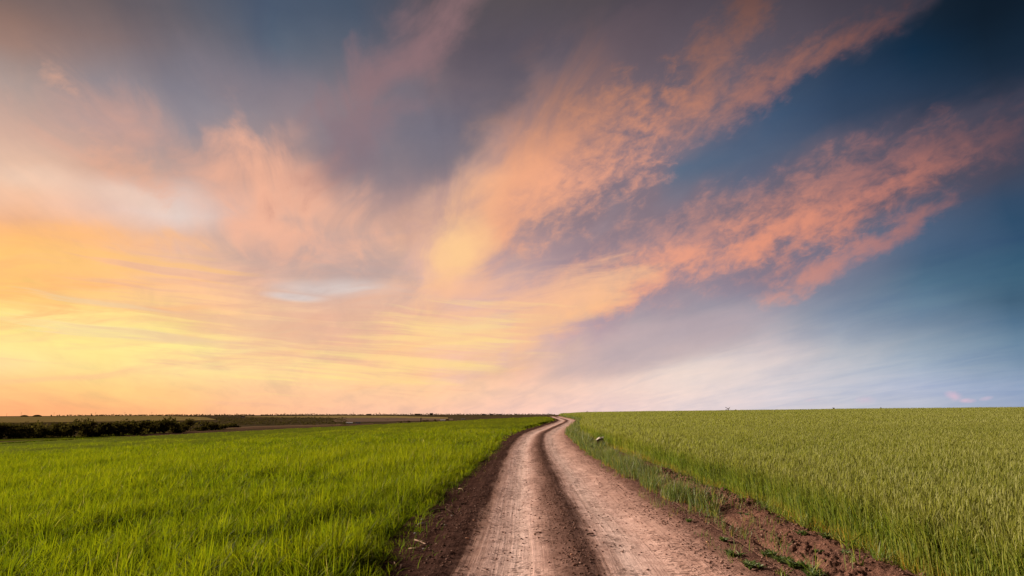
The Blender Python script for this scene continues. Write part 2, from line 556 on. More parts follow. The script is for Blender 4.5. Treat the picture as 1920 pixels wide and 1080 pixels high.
def ribbons(acc, base, h, az, lean, w, face, nseg, rnd, kind=0.0, t0=0.0, shape='blade'):
    """many narrow leaves at once: base (N,3), height, lean direction and amount, width, facing"""
    N = len(base)
    f = lambda v: np.broadcast_to(np.asarray(v, np.float32), (N,))
    h, az, lean, w, face, rnd, kind = map(f, (h, az, lean, w, face, rnd, kind))
    t = np.linspace(0, 1, nseg + 1, dtype=np.float32)[None, :]
    up = h[:, None] * (t - 0.42 * np.minimum(lean, 1.2)[:, None] * t * t)
    out = (h * lean)[:, None] * (0.25 * t + 0.75 * t * t)
    px = base[:, 0:1] + np.cos(az)[:, None] * out
    py = base[:, 1:2] + np.sin(az)[:, None] * out
    pz = base[:, 2:3] + up
    if shape == 'blade':
        ww = w[:, None] * (0.75 + 0.5 * t) * (1 - t ** 2.2) + 0.0006
    elif shape == 'ear':
        ww = w[:, None] * (0.45 + 1.6 * t * (1 - t))
    else:
        ww = w[:, None] * (1 - 0.4 * t)
    sx, sy = np.cos(face)[:, None] * ww * 0.5, np.sin(face)[:, None] * ww * 0.5
    V = np.empty((N, nseg + 1, 2, 3), np.float32)
    V[:, :, 0, 0], V[:, :, 0, 1], V[:, :, 0, 2] = px - sx, py - sy, pz
    V[:, :, 1, 0], V[:, :, 1, 1], V[:, :, 1, 2] = px + sx, py + sy, pz
    b = np.arange(N)[:, None] * (2 * (nseg + 1)) + 2 * np.arange(nseg)[None, :]
    Fq = np.stack([b, b + 1, b + 3, b + 2], -1).reshape(-1, 4)
    rep = 2 * (nseg + 1)
    acc.add(V, Fq, hgt=np.repeat(np.broadcast_to(t0 + (1 - t0) * t, (N, nseg + 1)), 2, axis=1), rnd=np.repeat(rnd, rep), kin=np.repeat(kind, rep))


# ------------------------------------------------------------------ materials
def new_mat(name):
    m = bpy.data.materials.new(name)
    m.use_nodes = True
    m.node_tree.nodes.clear()
    return m, G(m.node_tree)


def finish(m, g, shader, disp=None):
    o = g.n('ShaderNodeOutputMaterial')
    m.node_tree.links.new(shader, o.inputs[0])
    return m


def attr(g, name):
    nd = g.n('ShaderNodeAttribute', attribute_name=name)
    return nd.outputs['Fac']


def principled(g, col, rough=0.9, normal=None, spec=0.15):
    if spec == 0:
        p = g.n('ShaderNodeBsdfDiffuse')
        p.inputs['Roughness'].default_value = 0.6
        g.put(p.inputs['Color'], col if isinstance(col, bpy.types.NodeSocket) else (*col[:3], 1))
        if normal is not None:
            g.put(p.inputs['Normal'], normal)
        return p.outputs[0]
    p = g.n('ShaderNodeBsdfPrincipled')
    g.put(p.inputs['Base Color'], col if isinstance(col, bpy.types.NodeSocket) else (*col[:3], 1))
    p.inputs['Roughness'].default_value = rough
    p.inputs['Specular IOR Level'].default_value = spec
    if normal is not None:
        g.put(p.inputs['Normal'], normal)
    return p.outputs[0]


def bump(g, hgt, strength, dist):
    b = g.n('ShaderNodeBump')
    b.inputs['Strength'].default_value = strength
    b.inputs['Distance'].default_value = dist
    g.put(b.inputs['Height'], hgt)
    return b.outputs[0]


def plain(name, c, rough=0.85, var=0.12, scale=3.0):
    m, g = new_mat(name)
    tc = g.n('ShaderNodeTexCoord').outputs['Object']
    n = g.noise(tc, scale, 4)
    col = g.mix(g.ss(n, 0.3, 0.7), tuple(v * (1 - var) for v in c), tuple(v * (1 + var) for v in c))
    return finish(m, g, principled(g, col, rough, None, 0 if rough > 0.5 else 0.3))


def leaf_mat(name, ramp, trans=0.45, rough=0.55, tip=None, base=None, patch=None, ear=None, gloss=0.06, tcol=1.25):
    """ramp: colours over the random number; tip/base: colours of the blade ends; patch: colour of patches in the field"""
    m, g = new_mat(name)
    r = attr(g, 'rnd')
    h = attr(g, 'hgt')
    col = g.ramp(r, ramp)
    if patch is not None:
        pos = g.n('ShaderNodeNewGeometry').outputs['Position']
        pn = g.noise(pos, patch[1], 3, 0.55)
        col = g.mix(g.ss(pn, 0.40, 0.66, 0, patch[2]), col, patch[0])
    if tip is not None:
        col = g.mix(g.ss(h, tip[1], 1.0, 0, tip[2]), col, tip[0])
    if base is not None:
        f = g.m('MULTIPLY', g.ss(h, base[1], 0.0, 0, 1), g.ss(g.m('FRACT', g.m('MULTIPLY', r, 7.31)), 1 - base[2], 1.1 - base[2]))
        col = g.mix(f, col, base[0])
    if ear is not None:
        kn = attr(g, 'kin')
        col = g.mix(g.ss(kn, 0.4, 0.6), col, ear)
        dryf = g.m('MULTIPLY', g.ss(kn, 0.15, 0.25), g.ss(kn, 0.45, 0.35))
        col = g.mix(dryf, col, (0.33, 0.19, 0.04))
    d = g.n('ShaderNodeBsdfDiffuse')
    g.put(d.inputs[0], col)
    t = g.n('ShaderNodeBsdfTranslucent')
    g.put(t.inputs[0], g.mix(1.0, col, (tcol, tcol * 1.05, tcol * 0.6), 'MULTIPLY'))
    ms = g.n('ShaderNodeMixShader')
    ms.inputs[0].default_value = trans
    m.node_tree.links.new(d.outputs[0], ms.inputs[1])
    m.node_tree.links.new(t.outputs[0], ms.inputs[2])
    gl = g.n('ShaderNodeBsdfGlossy')
    gl.inputs['Color'].default_value = (1, 1, 1, 1)
    gl.inputs['Roughness'].default_value = rough
    m2 = g.n('ShaderNodeMixShader')
    m2.inputs[0].default_value = gloss
    m.node_tree.links.new(ms.outputs[0], m2.inputs[1])
    m.node_tree.links.new(gl.outputs[0], m2.inputs[2])
    return finish(m, g, m2.outputs[0])


# soil and road colours
SOIL_D = (0.070, 0.037, 0.029)
SOIL_M = (0.110, 0.055, 0.040)
SOIL_L = (0.23, 0.118, 0.084)
DUST = (0.60, 0.415, 0.365)
DUST_L = (0.72, 0.535, 0.48)


def ground_mat():
    m, g = new_mat('ground soil and stubble')
    pos = g.n('ShaderNodeNewGeometry').outputs['Position']
    n1 = g.noise(pos, 0.02, 4)
    n2 = g.noise(pos, 6.0, 6, 0.6)
    n3 = g.noise(pos, 0.15, 4)
    near = g.mix(g.ss(n2, 0.3, 0.7), SOIL_D, SOIL_M)
    # far country: grassland and bare land
    far = g.mix(g.ss(n1, 0.42, 0.58), (0.062, 0.045, 0.025), (0.090, 0.060, 0.035))
    far = g.mix(g.ss(n3, 0.35, 0.65, 0, 0.6), far, (0.046, 0.042, 0.018))
    ln = g.vm('LENGTH', pos, out=1)
    col = g.mix(g.ss(ln, 150, 210), near, far)
    nb = bump(g, n2, 0.6, 0.05)
    return finish(m, g, principled(g, col, 0.95, nb, 0))


def road_mat():
    m, g = new_mat('packed dirt road')
    u, s = attr(g, 'u'), attr(g, 's')
    # tyre streaks are long along the road; crumbs and cracks are short
    st = g.noise(g.xyz(g.m('MULTIPLY', u, 15.0), g.m('MULTIPLY', s, 0.22), 0.0), 1.0, 5, 0.7)
    wob = g.noise(g.xyz(g.m('MULTIPLY', u, 1.6), g.m('MULTIPLY', s, 0.35), 3.0), 1.0, 4, 0.6)
    edge = g.noise(g.xyz(g.m('MULTIPLY', u, 7.0), g.m('MULTIPLY', s, 9.0), 5.0), 1.0, 4, 0.65)
    uw = g.m('ADD', u, g.m('ADD', g.m('MULTIPLY', g.m('SUBTRACT', wob, 0.5), 0.36), g.m('MULTIPLY', g.m('SUBTRACT', st, 0.5), 0.22)))
    uw = g.m('ADD', uw, g.m('MULTIPLY', g.m('SUBTRACT', edge, 0.5), 0.20))
    def k(v):
        return (v + 3.0) / 6.0
    stops = [(-3.0, SOIL_D), (-2.0, SOIL_D), (-1.62, (0.085, 0.047, 0.038)), (-1.48, (0.13, 0.074, 0.060)), (-1.40, (0.36, 0.225, 0.18)), (-1.15, DUST), (-0.78, DUST_L),
             (-0.55, DUST), (-0.44, (0.47, 0.31, 0.265)), (-0.32, (0.31, 0.195, 0.163)), (-0.19, (0.19, 0.113, 0.093)), (-0.03, (0.13, 0.075, 0.061)), (0.14, (0.17, 0.100, 0.083)), (0.26, (0.37, 0.24, 0.203)),
             (0.36, DUST), (0.64, DUST_L), (0.92, DUST), (1.25, (0.50, 0.325, 0.275)), (1.62, (0.42, 0.26, 0.215)), (1.82, (0.22, 0.128, 0.102)), (2.05, (0.135, 0.075, 0.059)), (2.6, (0.115, 0.062, 0.048)), (3.0, SOIL_M)]
    col = g.ramp(g.m('DIVIDE', g.m('ADD', uw, 3.0), 6.0), [(k(a), c) for a, c in stops])
    col = g.mix(g.ss(st, 0.36, 0.60, 0.0, 1.0), g.mix(1.0, col, (0.90, 0.88, 0.87), 'MULTIPLY'), g.mix(1.0, col, (1.04, 1.04, 1.05), 'MULTIPLY'))
    crust = g.noise(g.xyz(g.m('MULTIPLY', u, 4.0), g.m('MULTIPLY', s, 3.0), 2.0), 1.0, 6, 0.68)
    col = g.mix(g.ss(crust, 0.36, 0.64), g.mix(1.0, col, (0.80, 0.77, 0.76), 'MULTIPLY'), g.mix(1.0, col, (1.09, 1.10, 1.10), 'MULTIPLY'))
    # crumbs: small dark clods and cracks lying mostly across the road, in patches
    cr = g.noise(g.xyz(g.m('MULTIPLY', u, 13.0), g.m('MULTIPLY', s, 17.0), 0.0), 1.0, 4, 0.62, dist=0.6)
    pat = g.noise(g.xyz(g.m('MULTIPLY', u, 1.9), g.m('MULTIPLY', s, 0.55), 8.0), 1.0, 3, 0.6)
    dens = g.ss(pat, 0.38, 0.58, 0.66, 0.535)
    spot = g.ss(cr, dens, g.m('ADD', dens, 0.035))
    col = g.mix(g.m('MULTIPLY', spot, 0.62), col, (0.085, 0.049, 0.040))
    fine = g.noise(g.xyz(g.m('MULTIPLY', u, 34.0), g.m('MULTIPLY', s, 44.0), 0.0), 1.0, 4, 0.7)
    col = g.mix(g.ss(fine, 0.30, 0.70), g.mix(1.0, col, (0.76, 0.73, 0.72), 'MULTIPLY'), g.mix(1.0, col, (1.14, 1.15, 1.16), 'MULTIPLY'))
    hgt = g.m('ADD', g.m('MULTIPLY', spot, -1.0), g.m('ADD', g.m('MULTIPLY', fine, 0.7), g.m('MULTIPLY', st, 0.9)))
    return finish(m, g, principled(g, col, 0.93, bump(g, hgt, 0.85, 0.020), 0))


def soil_mat():
    m, g = new_mat('turned soil')
    pos = g.n('ShaderNodeNewGeometry').outputs['Position']
    n1 = g.noise(pos, 1.3, 5, 0.6)
    n2 = g.noise(pos, 22.0, 6, 0.68)
    n3 = g.noise(pos, 70.0, 3, 0.6)
    dry = attr(g, 'dry')
    col = g.mix(g.ss(n1, 0.32, 0.68), SOIL_D, SOIL_M)
    col = g.mix(g.ss(n2, 0.40, 0.75, 0, 0.75), col, SOIL_L)
    col = g.mix(g.m('MULTIPLY', dry, 0.85), col, g.mix(g.ss(n2, 0.3, 0.7), (0.105, 0.058, 0.045), (0.17, 0.098, 0.076)))
    h = g.m('ADD', g.m('MULTIPLY', n2, 1.0), g.m('MULTIPLY', n3, 0.4))
    return finish(m, g, principled(g, col, 0.95, bump(g, h, 0.9, 0.03), 0))


# ------------------------------------------------------------------ ground, one sheet to the horizon
def build_ground():
    rr = np.concatenate([[0.0], np.geomspace(1.5, 12000, 260)])
    th = np.radians(np.concatenate([np.arange(-180, -60, 3.0), np.arange(-60, 60, 0.35), np.arange(60, 180.1, 3.0)]))
    Rg, Th = np.meshgrid(rr, th, indexing='ij')
    X, Y = Rg * np.sin(Th), Rg * np.cos(Th)
    Z = land(X, Y)
    u = X - xc(np.clip(Y, -60, 200))
    band = (u > -2.9) & (u < 5.6) & (Y > -20) & (Y < 175)
    Z = np.where(band, Z - 0.22, Z - 0.01)
    me = fast_mesh('ground', np.stack([X, Y, Z], -1), grid_faces(*X.shape))
    struct(link('ground', me, ground_mat()))


def road_height(u, s):
    ruts = -0.055 * np.exp(-((u + 0.78) / 0.40) ** 2) - 0.055 * np.exp(-((u - 0.85) / 0.48) ** 2)
    ridge = 0.035 * np.exp(-((u - 0.0) / 0.20) ** 2)
    edge = 0.05 * sstep(1.3, 1.7, -u) + 0.045 * sstep(1.6, 2.3, u)
    loose = sstep(0.20, 0.0, np.abs(u - 0.06)) + sstep(1.2, 1.6, -u) + sstep(1.5, 2.0, u)
    n = fbm(u * 2.2, s * 0.5, 4) * 0.014 + fbm(u * 11, s * 9, 4, 0.6) * (0.006 + 0.012 * loose)
    return ruts + ridge + edge + n


def strip(name, mat, u0f, u1f, nu, ys, hf, extra=None, dip=0.24):
    """a sheet that follows the road between two offsets; both long edges dive under the neighbouring ground"""
    ys = np.asarray(ys)
    a = np.linspace(0, 1, nu)
    Yg = np.repeat(ys[:, None], nu, 1)
    U = u0f(ys)[:, None] * (1 - a) + u1f(ys)[:, None] * a
    X = xc(Yg) + U
    Z = land(X, Yg) + hf(U, Yg)
    lip = np.minimum(a, 1 - a) * (u1f(ys) - u0f(ys))[:, None]
    Z = Z - dip * (1 - sstep(0.0, 0.20, lip))
    at = {'u': U, 's': Yg}
    if extra:
        at.update(extra(U, Yg))
    return struct(link(name, fast_mesh(name, np.stack([X, Yg, Z], -1), grid_faces(len(ys), nu), at), mat))


def soil_height(u, s):
    e = wheat_edge(s)
    crack = 2.56 + 0.10 * fbm(s * 0.7, 0 * s + 2.2, 3)
    rise = 0.03 + 0.05 * sstep(crack, crack + 0.6, u) + 0.06 * np.exp(-((u - (e - 0.3)) / 0.28) ** 2)
    w1, w2 = fbm(u * 1.7, s * 1.7 + 3, 2) * 0.25, fbm(u * 1.9 + 7, s * 1.6, 2) * 0.25
    lump = np.abs(fbm((u + w1) * 5.0 + 4, (s + w2) * 4.4, 4, 0.65)) * 0.085
    clod = np.maximum(fbm((u + w2) * 12, (s + w1) * 10, 3, 0.65) + 0.02, 0) * 0.065 + np.maximum(fbm(u * 30, s * 26, 2, 0.7), 0) * 0.040
    gap = -0.07 * np.exp(-((u - crack) / 0.05) ** 2) * sstep(0.40, 0.55, vnoise(s * 0.9, 0 * s + 5))
    calm = 0.35 + 0.75 * sstep(0.30, 0.62, vnoise(u * 1.6 + 3, s * 0.9))
    return (rise + lump * calm + clod * calm) * sstep(crack - 0.1, crack + 0.25, u) + 0.04 * sstep(1.9, 2.3, u) + gap + fbm(u * 14, s * 14, 3) * 0.012


def near_height(u, s):
    t = sstep(2.0, 2.4, u)
    return road_height(np.minimum(u, 2.4), s) * (1 - t) + soil_height(u, s) * t


def build_road():
    ys = np.concatenate([np.arange(-14, 4, 0.4), np.arange(4, 16, 0.035), np.arange(16, 34, 0.09), np.arange(34, 80, 0.35), np.arange(80, 172, 0.8)])
    one = np.ones_like
    strip('dirt_road', road_mat(), lambda y: -2.75 * one(y), lambda y: 2.42 * one(y), 170, ys, near_height)
    ys2 = np.concatenate([np.arange(-14, 4, 0.4), np.arange(4, 16, 0.022), np.arange(16, 34, 0.07), np.arange(34, 80, 0.35), np.arange(80, 172, 0.8)]) + 0.011
    strip('soil_bank', soil_mat(), lambda y: 2.06 * one(y), lambda y: wheat_edge(y) + 0.95, 170, ys2, near_height,
          lambda u, s: {'dry': 0.8 * sstep(2.6, 2.15, u + 0.25 * fbm(u * 1.5, s * 1.5, 3))})


# ------------------------------------------------------------------ crops and grass
def scatter(n, y0, y1, xf, power=1.0):
    y = (rng.random(n) * (y1 ** (power + 1) - y0 ** (power + 1)) + y0 ** (power + 1)) ** (1 / (power + 1))
    x0, x1 = xf(y)
    return x0 + (x1 - x0) * rng.random(n), y


FIELD_FAR = [hit(*p) for p in [(-260, 850), (0, 833), (160, 825), (300, 814), (480, 803), (700, 795), (900, 788), (1040, 782.5)]]


def field_far_y(x):
    pts = sorted(FIELD_FAR)
    return np.interp(x, [p[0] for p in pts], [p[1] for p in pts])


def patchiness(x, y):
    return fbm(x * 0.30 + 3, y * 0.15, 3) * 0.75 + fbm(x * 0.9, y * 0.5 + 8, 2) * 0.6 + fbm(x * 3.1, y * 1.9, 2) * 0.35


def build_green_crop():
    acc = Acc()
    def lay(n, y0, y1, hm, w, nseg, leanm=0.75, lift=0.0):
        x, y = scatter(n, y0, y1, lambda y: (-0.95 * y - 3.0, xc(y) + crop_edge(y) + 0.25))
        u = x - xc(y)
        p = patchiness(x, y)
        edge = crop_edge(y) + 0.16 * fbm(x * 2.5, y * 1.1, 3)
        keep = (u < edge) & (y < field_far_y(x)) & (rng.random(n) < np.clip(0.86 + 1.1 * p, 0.25, 1))
        x, y, u, p, edge = x[keep], y[keep], u[keep], p[keep], edge[keep]
        n = len(x)
        rim = 1 - 0.55 * sstep(0.55, 0.0, edge - u)
        h = hm * rim * (1 + 0.42 * p) * (0.55 + 0.7 * rng.random(n))
        # blades stand in tussocks and splay from the middle of each
        cs = 0.24 if y1 < 30 else 0.5
        ix, iy = np.floor(x / cs).astype(int), np.floor(y / cs).astype(int)
        cx, cy = (ix + 0.2 + 0.6 * _T[ix & 255, iy & 255]) * cs, (iy + 0.2 + 0.6 * _T[iy & 255, (ix + 77) & 255]) * cs
        ddx, ddy = x - cx, y - cy
        dd = np.hypot(ddx, ddy) / cs
        az = np.arctan2(ddy, ddx) + rng.normal(0, 0.8, n)
        h = h * (0.80 + 0.42 * _T[(ix + 31) & 255, (iy + 9) & 255]) * (1.12 - 0.45 * np.minimum(dd, 0.8))
        base = np.stack([x, y, land(x, y) - 0.02], -1)
        base[:, 0] -= ddx * 0.35
        base[:, 1] -= ddy * 0.35
        ribbons(acc, base, h, az, np.clip(rng.normal(leanm * (0.45 + 0.9 * dd), 0.34, n), 0.03, 1.7), w * (0.65 + 0.7 * rng.random(n)),
                rng.random(n) * np.pi, nseg, np.clip(rng.random(n) * 0.7 + 0.15 + 0.30 * p + 0.15 + lift - 0.30 * sstep(-8, -70, u), 0, 1), (rng.random(n) < 0.005) * 1.0)  # last tone term paints a vignette: blades darken towards the far left
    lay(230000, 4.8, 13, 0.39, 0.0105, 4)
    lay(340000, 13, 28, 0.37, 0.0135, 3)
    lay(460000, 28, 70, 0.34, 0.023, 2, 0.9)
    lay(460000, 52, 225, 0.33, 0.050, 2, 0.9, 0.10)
    # the closed canopy far off, where single leaves are finer than the eye can split
    th = np.radians(np.arange(-52, 12, 0.25))
    rr = np.geomspace(45, 330, 150)
    Rg, Th = np.meshgrid(rr, th, indexing='ij')
    X, Y = Rg * np.sin(Th), Rg * np.cos(Th)
    inside = (X - xc(np.clip(Y, -60, 400)) < crop_edge(Y) - 0.4) & (Y < field_far_y(X) - 1.0)
    p = patchiness(X, Y)
    Z = land(X, Y) + 0.22 + 0.10 * p + 0.05 * fbm(X * 1.3, Y * 0.7, 3)
    Fq = grid_faces(*X.shape)
    ok = inside.ravel()[Fq].all(1)
    Z = np.where(Rg < 60, Z - 0.22 * sstep(60, 45, Rg), Z)
    acc.add(np.stack([X, Y, Z], -1), Fq[ok], hgt=np.full(X.size, 0.85), rnd=np.clip(0.66 + 0.3 * p.ravel() + 0.12 * rng.normal(size=X.size) - 0.30 * sstep(-8, -70, X - xc(np.clip(Y, -60, 400))).ravel(), 0, 1), kin=0.0)  # canopy colour takes the same painted vignette darkening leftwards
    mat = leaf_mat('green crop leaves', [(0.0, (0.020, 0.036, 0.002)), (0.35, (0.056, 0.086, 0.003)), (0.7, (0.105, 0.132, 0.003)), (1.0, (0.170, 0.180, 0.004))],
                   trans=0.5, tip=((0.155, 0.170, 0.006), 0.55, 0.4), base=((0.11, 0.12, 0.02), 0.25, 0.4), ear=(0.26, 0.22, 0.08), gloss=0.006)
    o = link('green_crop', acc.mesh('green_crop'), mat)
    tag(o, 'bright green young grain crop filling the field left of the road', 'crop', kind='stuff')


def wheat_patch(x, y):
    return fbm(x * 0.05 + 9, y * 0.13, 4) * 1.1 + fbm(x * 0.5, y * 0.5 + 4, 2) * 0.45


def build_wheat():
    acc = Acc()
    def stand(n, y0, y1, dens_edge, hm, ws, we, nst, leaves, edge_only=False, wmul=1.0):
        if edge_only:
            x, y = scatter(n, y0, y1, lambda y: (xc(y) + wheat_edge(y) - 0.2, xc(y) + wheat_edge(y) + 1.3), 0.0)
        else:
            x, y = scatter(n, y0, y1, lambda y: (xc(y) + wheat_edge(y) - 0.2, 0.95 * y + 4.0))
        u = x - xc(y)
        edge = wheat_edge(y) + 0.22 * fbm(x * 1.2, y * 0.8, 3)
        r = np.hypot(x, y)
        p = wheat_patch(x, y)
        keep = (u > edge) & (r < 262) & (rng.random(n) < np.clip(0.9 + 0.7 * p, 0.3, 1))
        x, y, u, edge, p = x[keep], y[keep], u[keep], edge[keep], p[keep]
        n = len(x)
        rim = 0.80 + 0.20 * sstep(0.0, 0.7, u - edge)
        h = hm * rim * (1 + 0.13 * p) * (0.80 + 0.32 * rng.random(n))
        az = rng.normal(-0.3, 1.2, n)
        lean = np.clip(rng.normal(0.10, 0.07, n), 0.0, 0.5)
        base = np.stack([x, y, land(x, y) + 0.02 + 0.10 * sstep(0.6, 0.0, u - edge)], -1)
        rnd = np.clip(rng.random(n) * 0.7 + 0.15 + 0.55 * p, 0, 1)
        face = rng.random(n) * np.pi
        ribbons(acc, base, h, az, lean, ws, face, nst, rnd, 0.0, shape='stem')
        # ear on top, leaning the same way
        tx = base.copy()
        up = h * (1 - 0.42 * lean)
        out = h * lean
        tx[:, 0] += np.cos(az) * out
        tx[:, 1] += np.sin(az) * out
        tx[:, 2] += up - 0.015
        has = rng.random(n) < 0.8
        k = has.sum()
        ribbons(acc, tx[has], (0.075 + 0.03 * rng.random(k)) * (1 + 0.5 * (wmul > 1.5)), az[has], lean[has] * 2 + 0.15, we, face[has] + 0.7, 2, rnd[has], 1.0, 0.9, 'ear')
        for q in range(leaves):
            f0 = rng.uniform(0.10 if q else 0.45, 0.75, n)
            lb = base.copy()
            lb[:, 0] += np.cos(az) * h * lean * f0 * f0
            lb[:, 1] += np.sin(az) * h * lean * f0 * f0
            lb[:, 2] += h * (f0 - 0.42 * lean * f0 * f0)
            ribbons(acc, lb, h * rng.uniform(0.22, 0.38, n), rng.random(n) * 2 * np.pi, rng.uniform(0.15, 0.75, n), 0.009 * wmul, rng.random(n) * np.pi, 3 if wmul < 1.5 else 2,
                    np.clip(rnd + rng.normal(0, 0.1, n), 0, 1), 0.0, 0.3)
    stand(26000, 4.6, 16, 1, 0.80, 0.0055, 0.009, 2, 3, True)
    stand(60000, 5.0, 14, 1, 0.80, 0.0055, 0.010, 2, 2)
    stand(140000, 14, 32, 1, 0.80, 0.0075, 0.0115, 1, 2, False, 1.2)
    stand(14000, 16, 60, 1, 0.80, 0.011, 0.020, 1, 2, True, 1.6)
    stand(150000, 32, 75, 1, 0.78, 0.016, 0.024, 1, 1, False, 2.2)
    stand(190000, 75, 262, 1, 0.76, 0.05, 0.065, 1, 0, False, 6)
    # low dry leaves along the open edge
    n = 22000
    x, y = scatter(n, 4.6, 24, lambda y: (xc(y) + wheat_edge(y) - 0.12, xc(y) + wheat_edge(y) + 0.55), 0.0)
    base = np.stack([x, y, land(x, y) + 0.08], -1)
    ribbons(acc, base, rng.uniform(0.08, 0.32, n), rng.random(n) * 6.28, rng.uniform(0.1, 1.1, n), 0.009, rng.random(n) * 3.14, 3, rng.random(n), np.where(rng.random(n) < 0.10 + 0.4 * fbm(x * 1.2, y * 0.9, 2), 0.3, 0.0), 0.0)
    # closed canopy further back
    th = np.radians(np.arange(2, 52, 0.25))
    rr = np.geomspace(30, 300, 170)
    Rg, Th = np.meshgrid(rr, th, indexing='ij')
    X, Y = Rg * np.sin(Th), Rg * np.cos(Th)
    inside = (X - xc(np.clip(Y, -60, 400)) > wheat_edge(Y) + 0.7) & (Rg < 268)
    p = wheat_patch(X, Y)
    Z = land(X, Y) + 0.50 + 0.07 * p + 0.05 * fbm(X * 1.5, Y * 0.8, 3)
    Z = Z - 0.4 * sstep(45, 30, Rg)
    Fq = grid_faces(*X.shape)
    ok = inside.ravel()[Fq].all(1)
    acc.add(np.stack([X, Y, Z], -1), Fq[ok], hgt=np.full(X.size, 0.75), rnd=np.clip(0.5 + 0.3 * p.ravel() + 0.12 * rng.normal(size=X.size), 0, 1), kin=0.0)
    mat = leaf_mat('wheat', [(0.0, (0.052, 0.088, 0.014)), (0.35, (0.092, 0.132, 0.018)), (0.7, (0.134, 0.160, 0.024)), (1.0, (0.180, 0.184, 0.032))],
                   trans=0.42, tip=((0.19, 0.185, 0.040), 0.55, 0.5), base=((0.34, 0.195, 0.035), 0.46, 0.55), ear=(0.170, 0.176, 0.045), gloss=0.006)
    o = link('wheat_field', acc.mesh('wheat_field'), mat)
    tag(o, 'olive green wheat with pale ears filling the field right of the road', 'wheat', kind='stuff')


def build_verge():
    acc = Acc()
    def lay(n, y0, y1, w, nseg, hm):
        x, y = scatter(n, y0, y1, lambda y: (xc(y) + 1.6, xc(y) + 3.4), 0.0)
        u = x - xc(y)
        lo = np.interp(y, [9.6, 10.6, 14, 22, 40, 110], [2.75, 2.36, 2.08, 1.98, 1.9, 1.8]) + 0.22 * fbm(x * 2, y * 1.3, 4)
        hi = np.interp(y, [9.6, 10.6, 12, 16, 26, 45, 110], [2.8, 2.86, 2.84, 2.9, 2.95, 2.75, 2.5]) + 0.42 * fbm(x * 2 + 5, y * 0.7, 3)
        keep = (u > lo) & (u < hi) & (rng.random(n) < 0.62 + 1.5 * fbm(x * 2.2, y * 1.5 + 3, 3)) & (y > 9.4)
        x, y, u = x[keep], y[keep], u[keep]
        n = len(x)
        h = hm * (0.5 + 0.7 * rng.random(n)) * (1 + 0.8 * fbm(x * 1.7, y * 1.1, 3))
        base = np.stack([x, y, land(x, y) + 0.03], -1)
        ribbons(acc, base, h, rng.random(n) * 6.28, np.clip(rng.normal(0.35, 0.22, n), 0, 1.2), w * (0.6 + 0.8 * rng.random(n)), rng.random(n) * 3.14, nseg, rng.random(n))
    lay(34000, 9.4, 24, 0.010, 3, 0.44)
    lay(26000, 24, 60, 0.022, 2, 0.46)
    lay(12000, 60, 172, 0.06, 2, 0.5)
    n = 9000
    x, y = scatter(n, 5.2, 30, lambda y: (xc(y) + 1.75, xc(y) + 3.5), 0.0)
    u = x - xc(y)
    cl = vnoise(x * 4.1 + 9, y * 2.7) * 0.7 + vnoise(x * 1.1, y * 0.8 + 6) * 0.5
    keep = (cl > 0.75) & (rng.random(n) < 0.75)
    x, y, u = x[keep], y[keep], u[keep]
    n = len(x)
    base = np.stack([x, y, land(x, y) + near_height(u, y) - 0.01], -1)
    ribbons(acc, base, rng.uniform(0.05, 0.27, n), rng.random(n) * 6.28, np.clip(rng.normal(0.4, 0.3, n), 0, 1.4), 0.008 * (0.6 + 0.7 * rng.random(n)), rng.random(n) * 3.14, 3, rng.random(n))
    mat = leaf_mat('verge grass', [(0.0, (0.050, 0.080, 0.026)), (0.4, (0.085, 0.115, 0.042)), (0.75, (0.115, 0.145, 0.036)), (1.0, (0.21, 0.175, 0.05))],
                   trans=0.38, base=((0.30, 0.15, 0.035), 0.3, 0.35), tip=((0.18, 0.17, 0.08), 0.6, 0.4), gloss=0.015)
    o = link('verge_grass', acc.mesh('verge_grass'), mat)
    tag(o, 'blue green grass strip growing between the road and the turned soil', 'grass', kind='stuff')
    # low scattered blades at the left rim of the road
    acc = Acc()
    n = 2200
    x, y = scatter(n, 4.8, 30, lambda y: (xc(y) + crop_edge(y) - 0.05, xc(y) + crop_edge(y) + 0.55), 0.0)
    u = x - xc(y) - crop_edge(y)
    keep = rng.random(n) < np.exp(-u / 0.14) * (0.35 + 0.9 * vnoise(x * 3, y * 1.4))
    x, y = x[keep], y[keep]
    n = len(x)
    ribbons(acc, np.stack([x, y, land(x, y) + road_height(x - xc(y), y) - 0.01], -1), rng.uniform(0.06, 0.24, n), rng.normal(0, 1.3, n), rng.uniform(0.2, 1.1, n), 0.008, rng.random(n) * 3.14, 3, rng.random(n))
    o = link('crop_rim_grass', acc.mesh('crop_rim_grass'), leaf_mat('rim grass', [(0, (0.045, 0.080, 0.006)), (0.7, (0.085, 0.125, 0.010)), (1, (0.16, 0.13, 0.035))], trans=0.4, gloss=0.0))
    tag(o, 'stray grass blades leaning from the green crop onto the dark road shoulder', 'grass', kind='stuff')


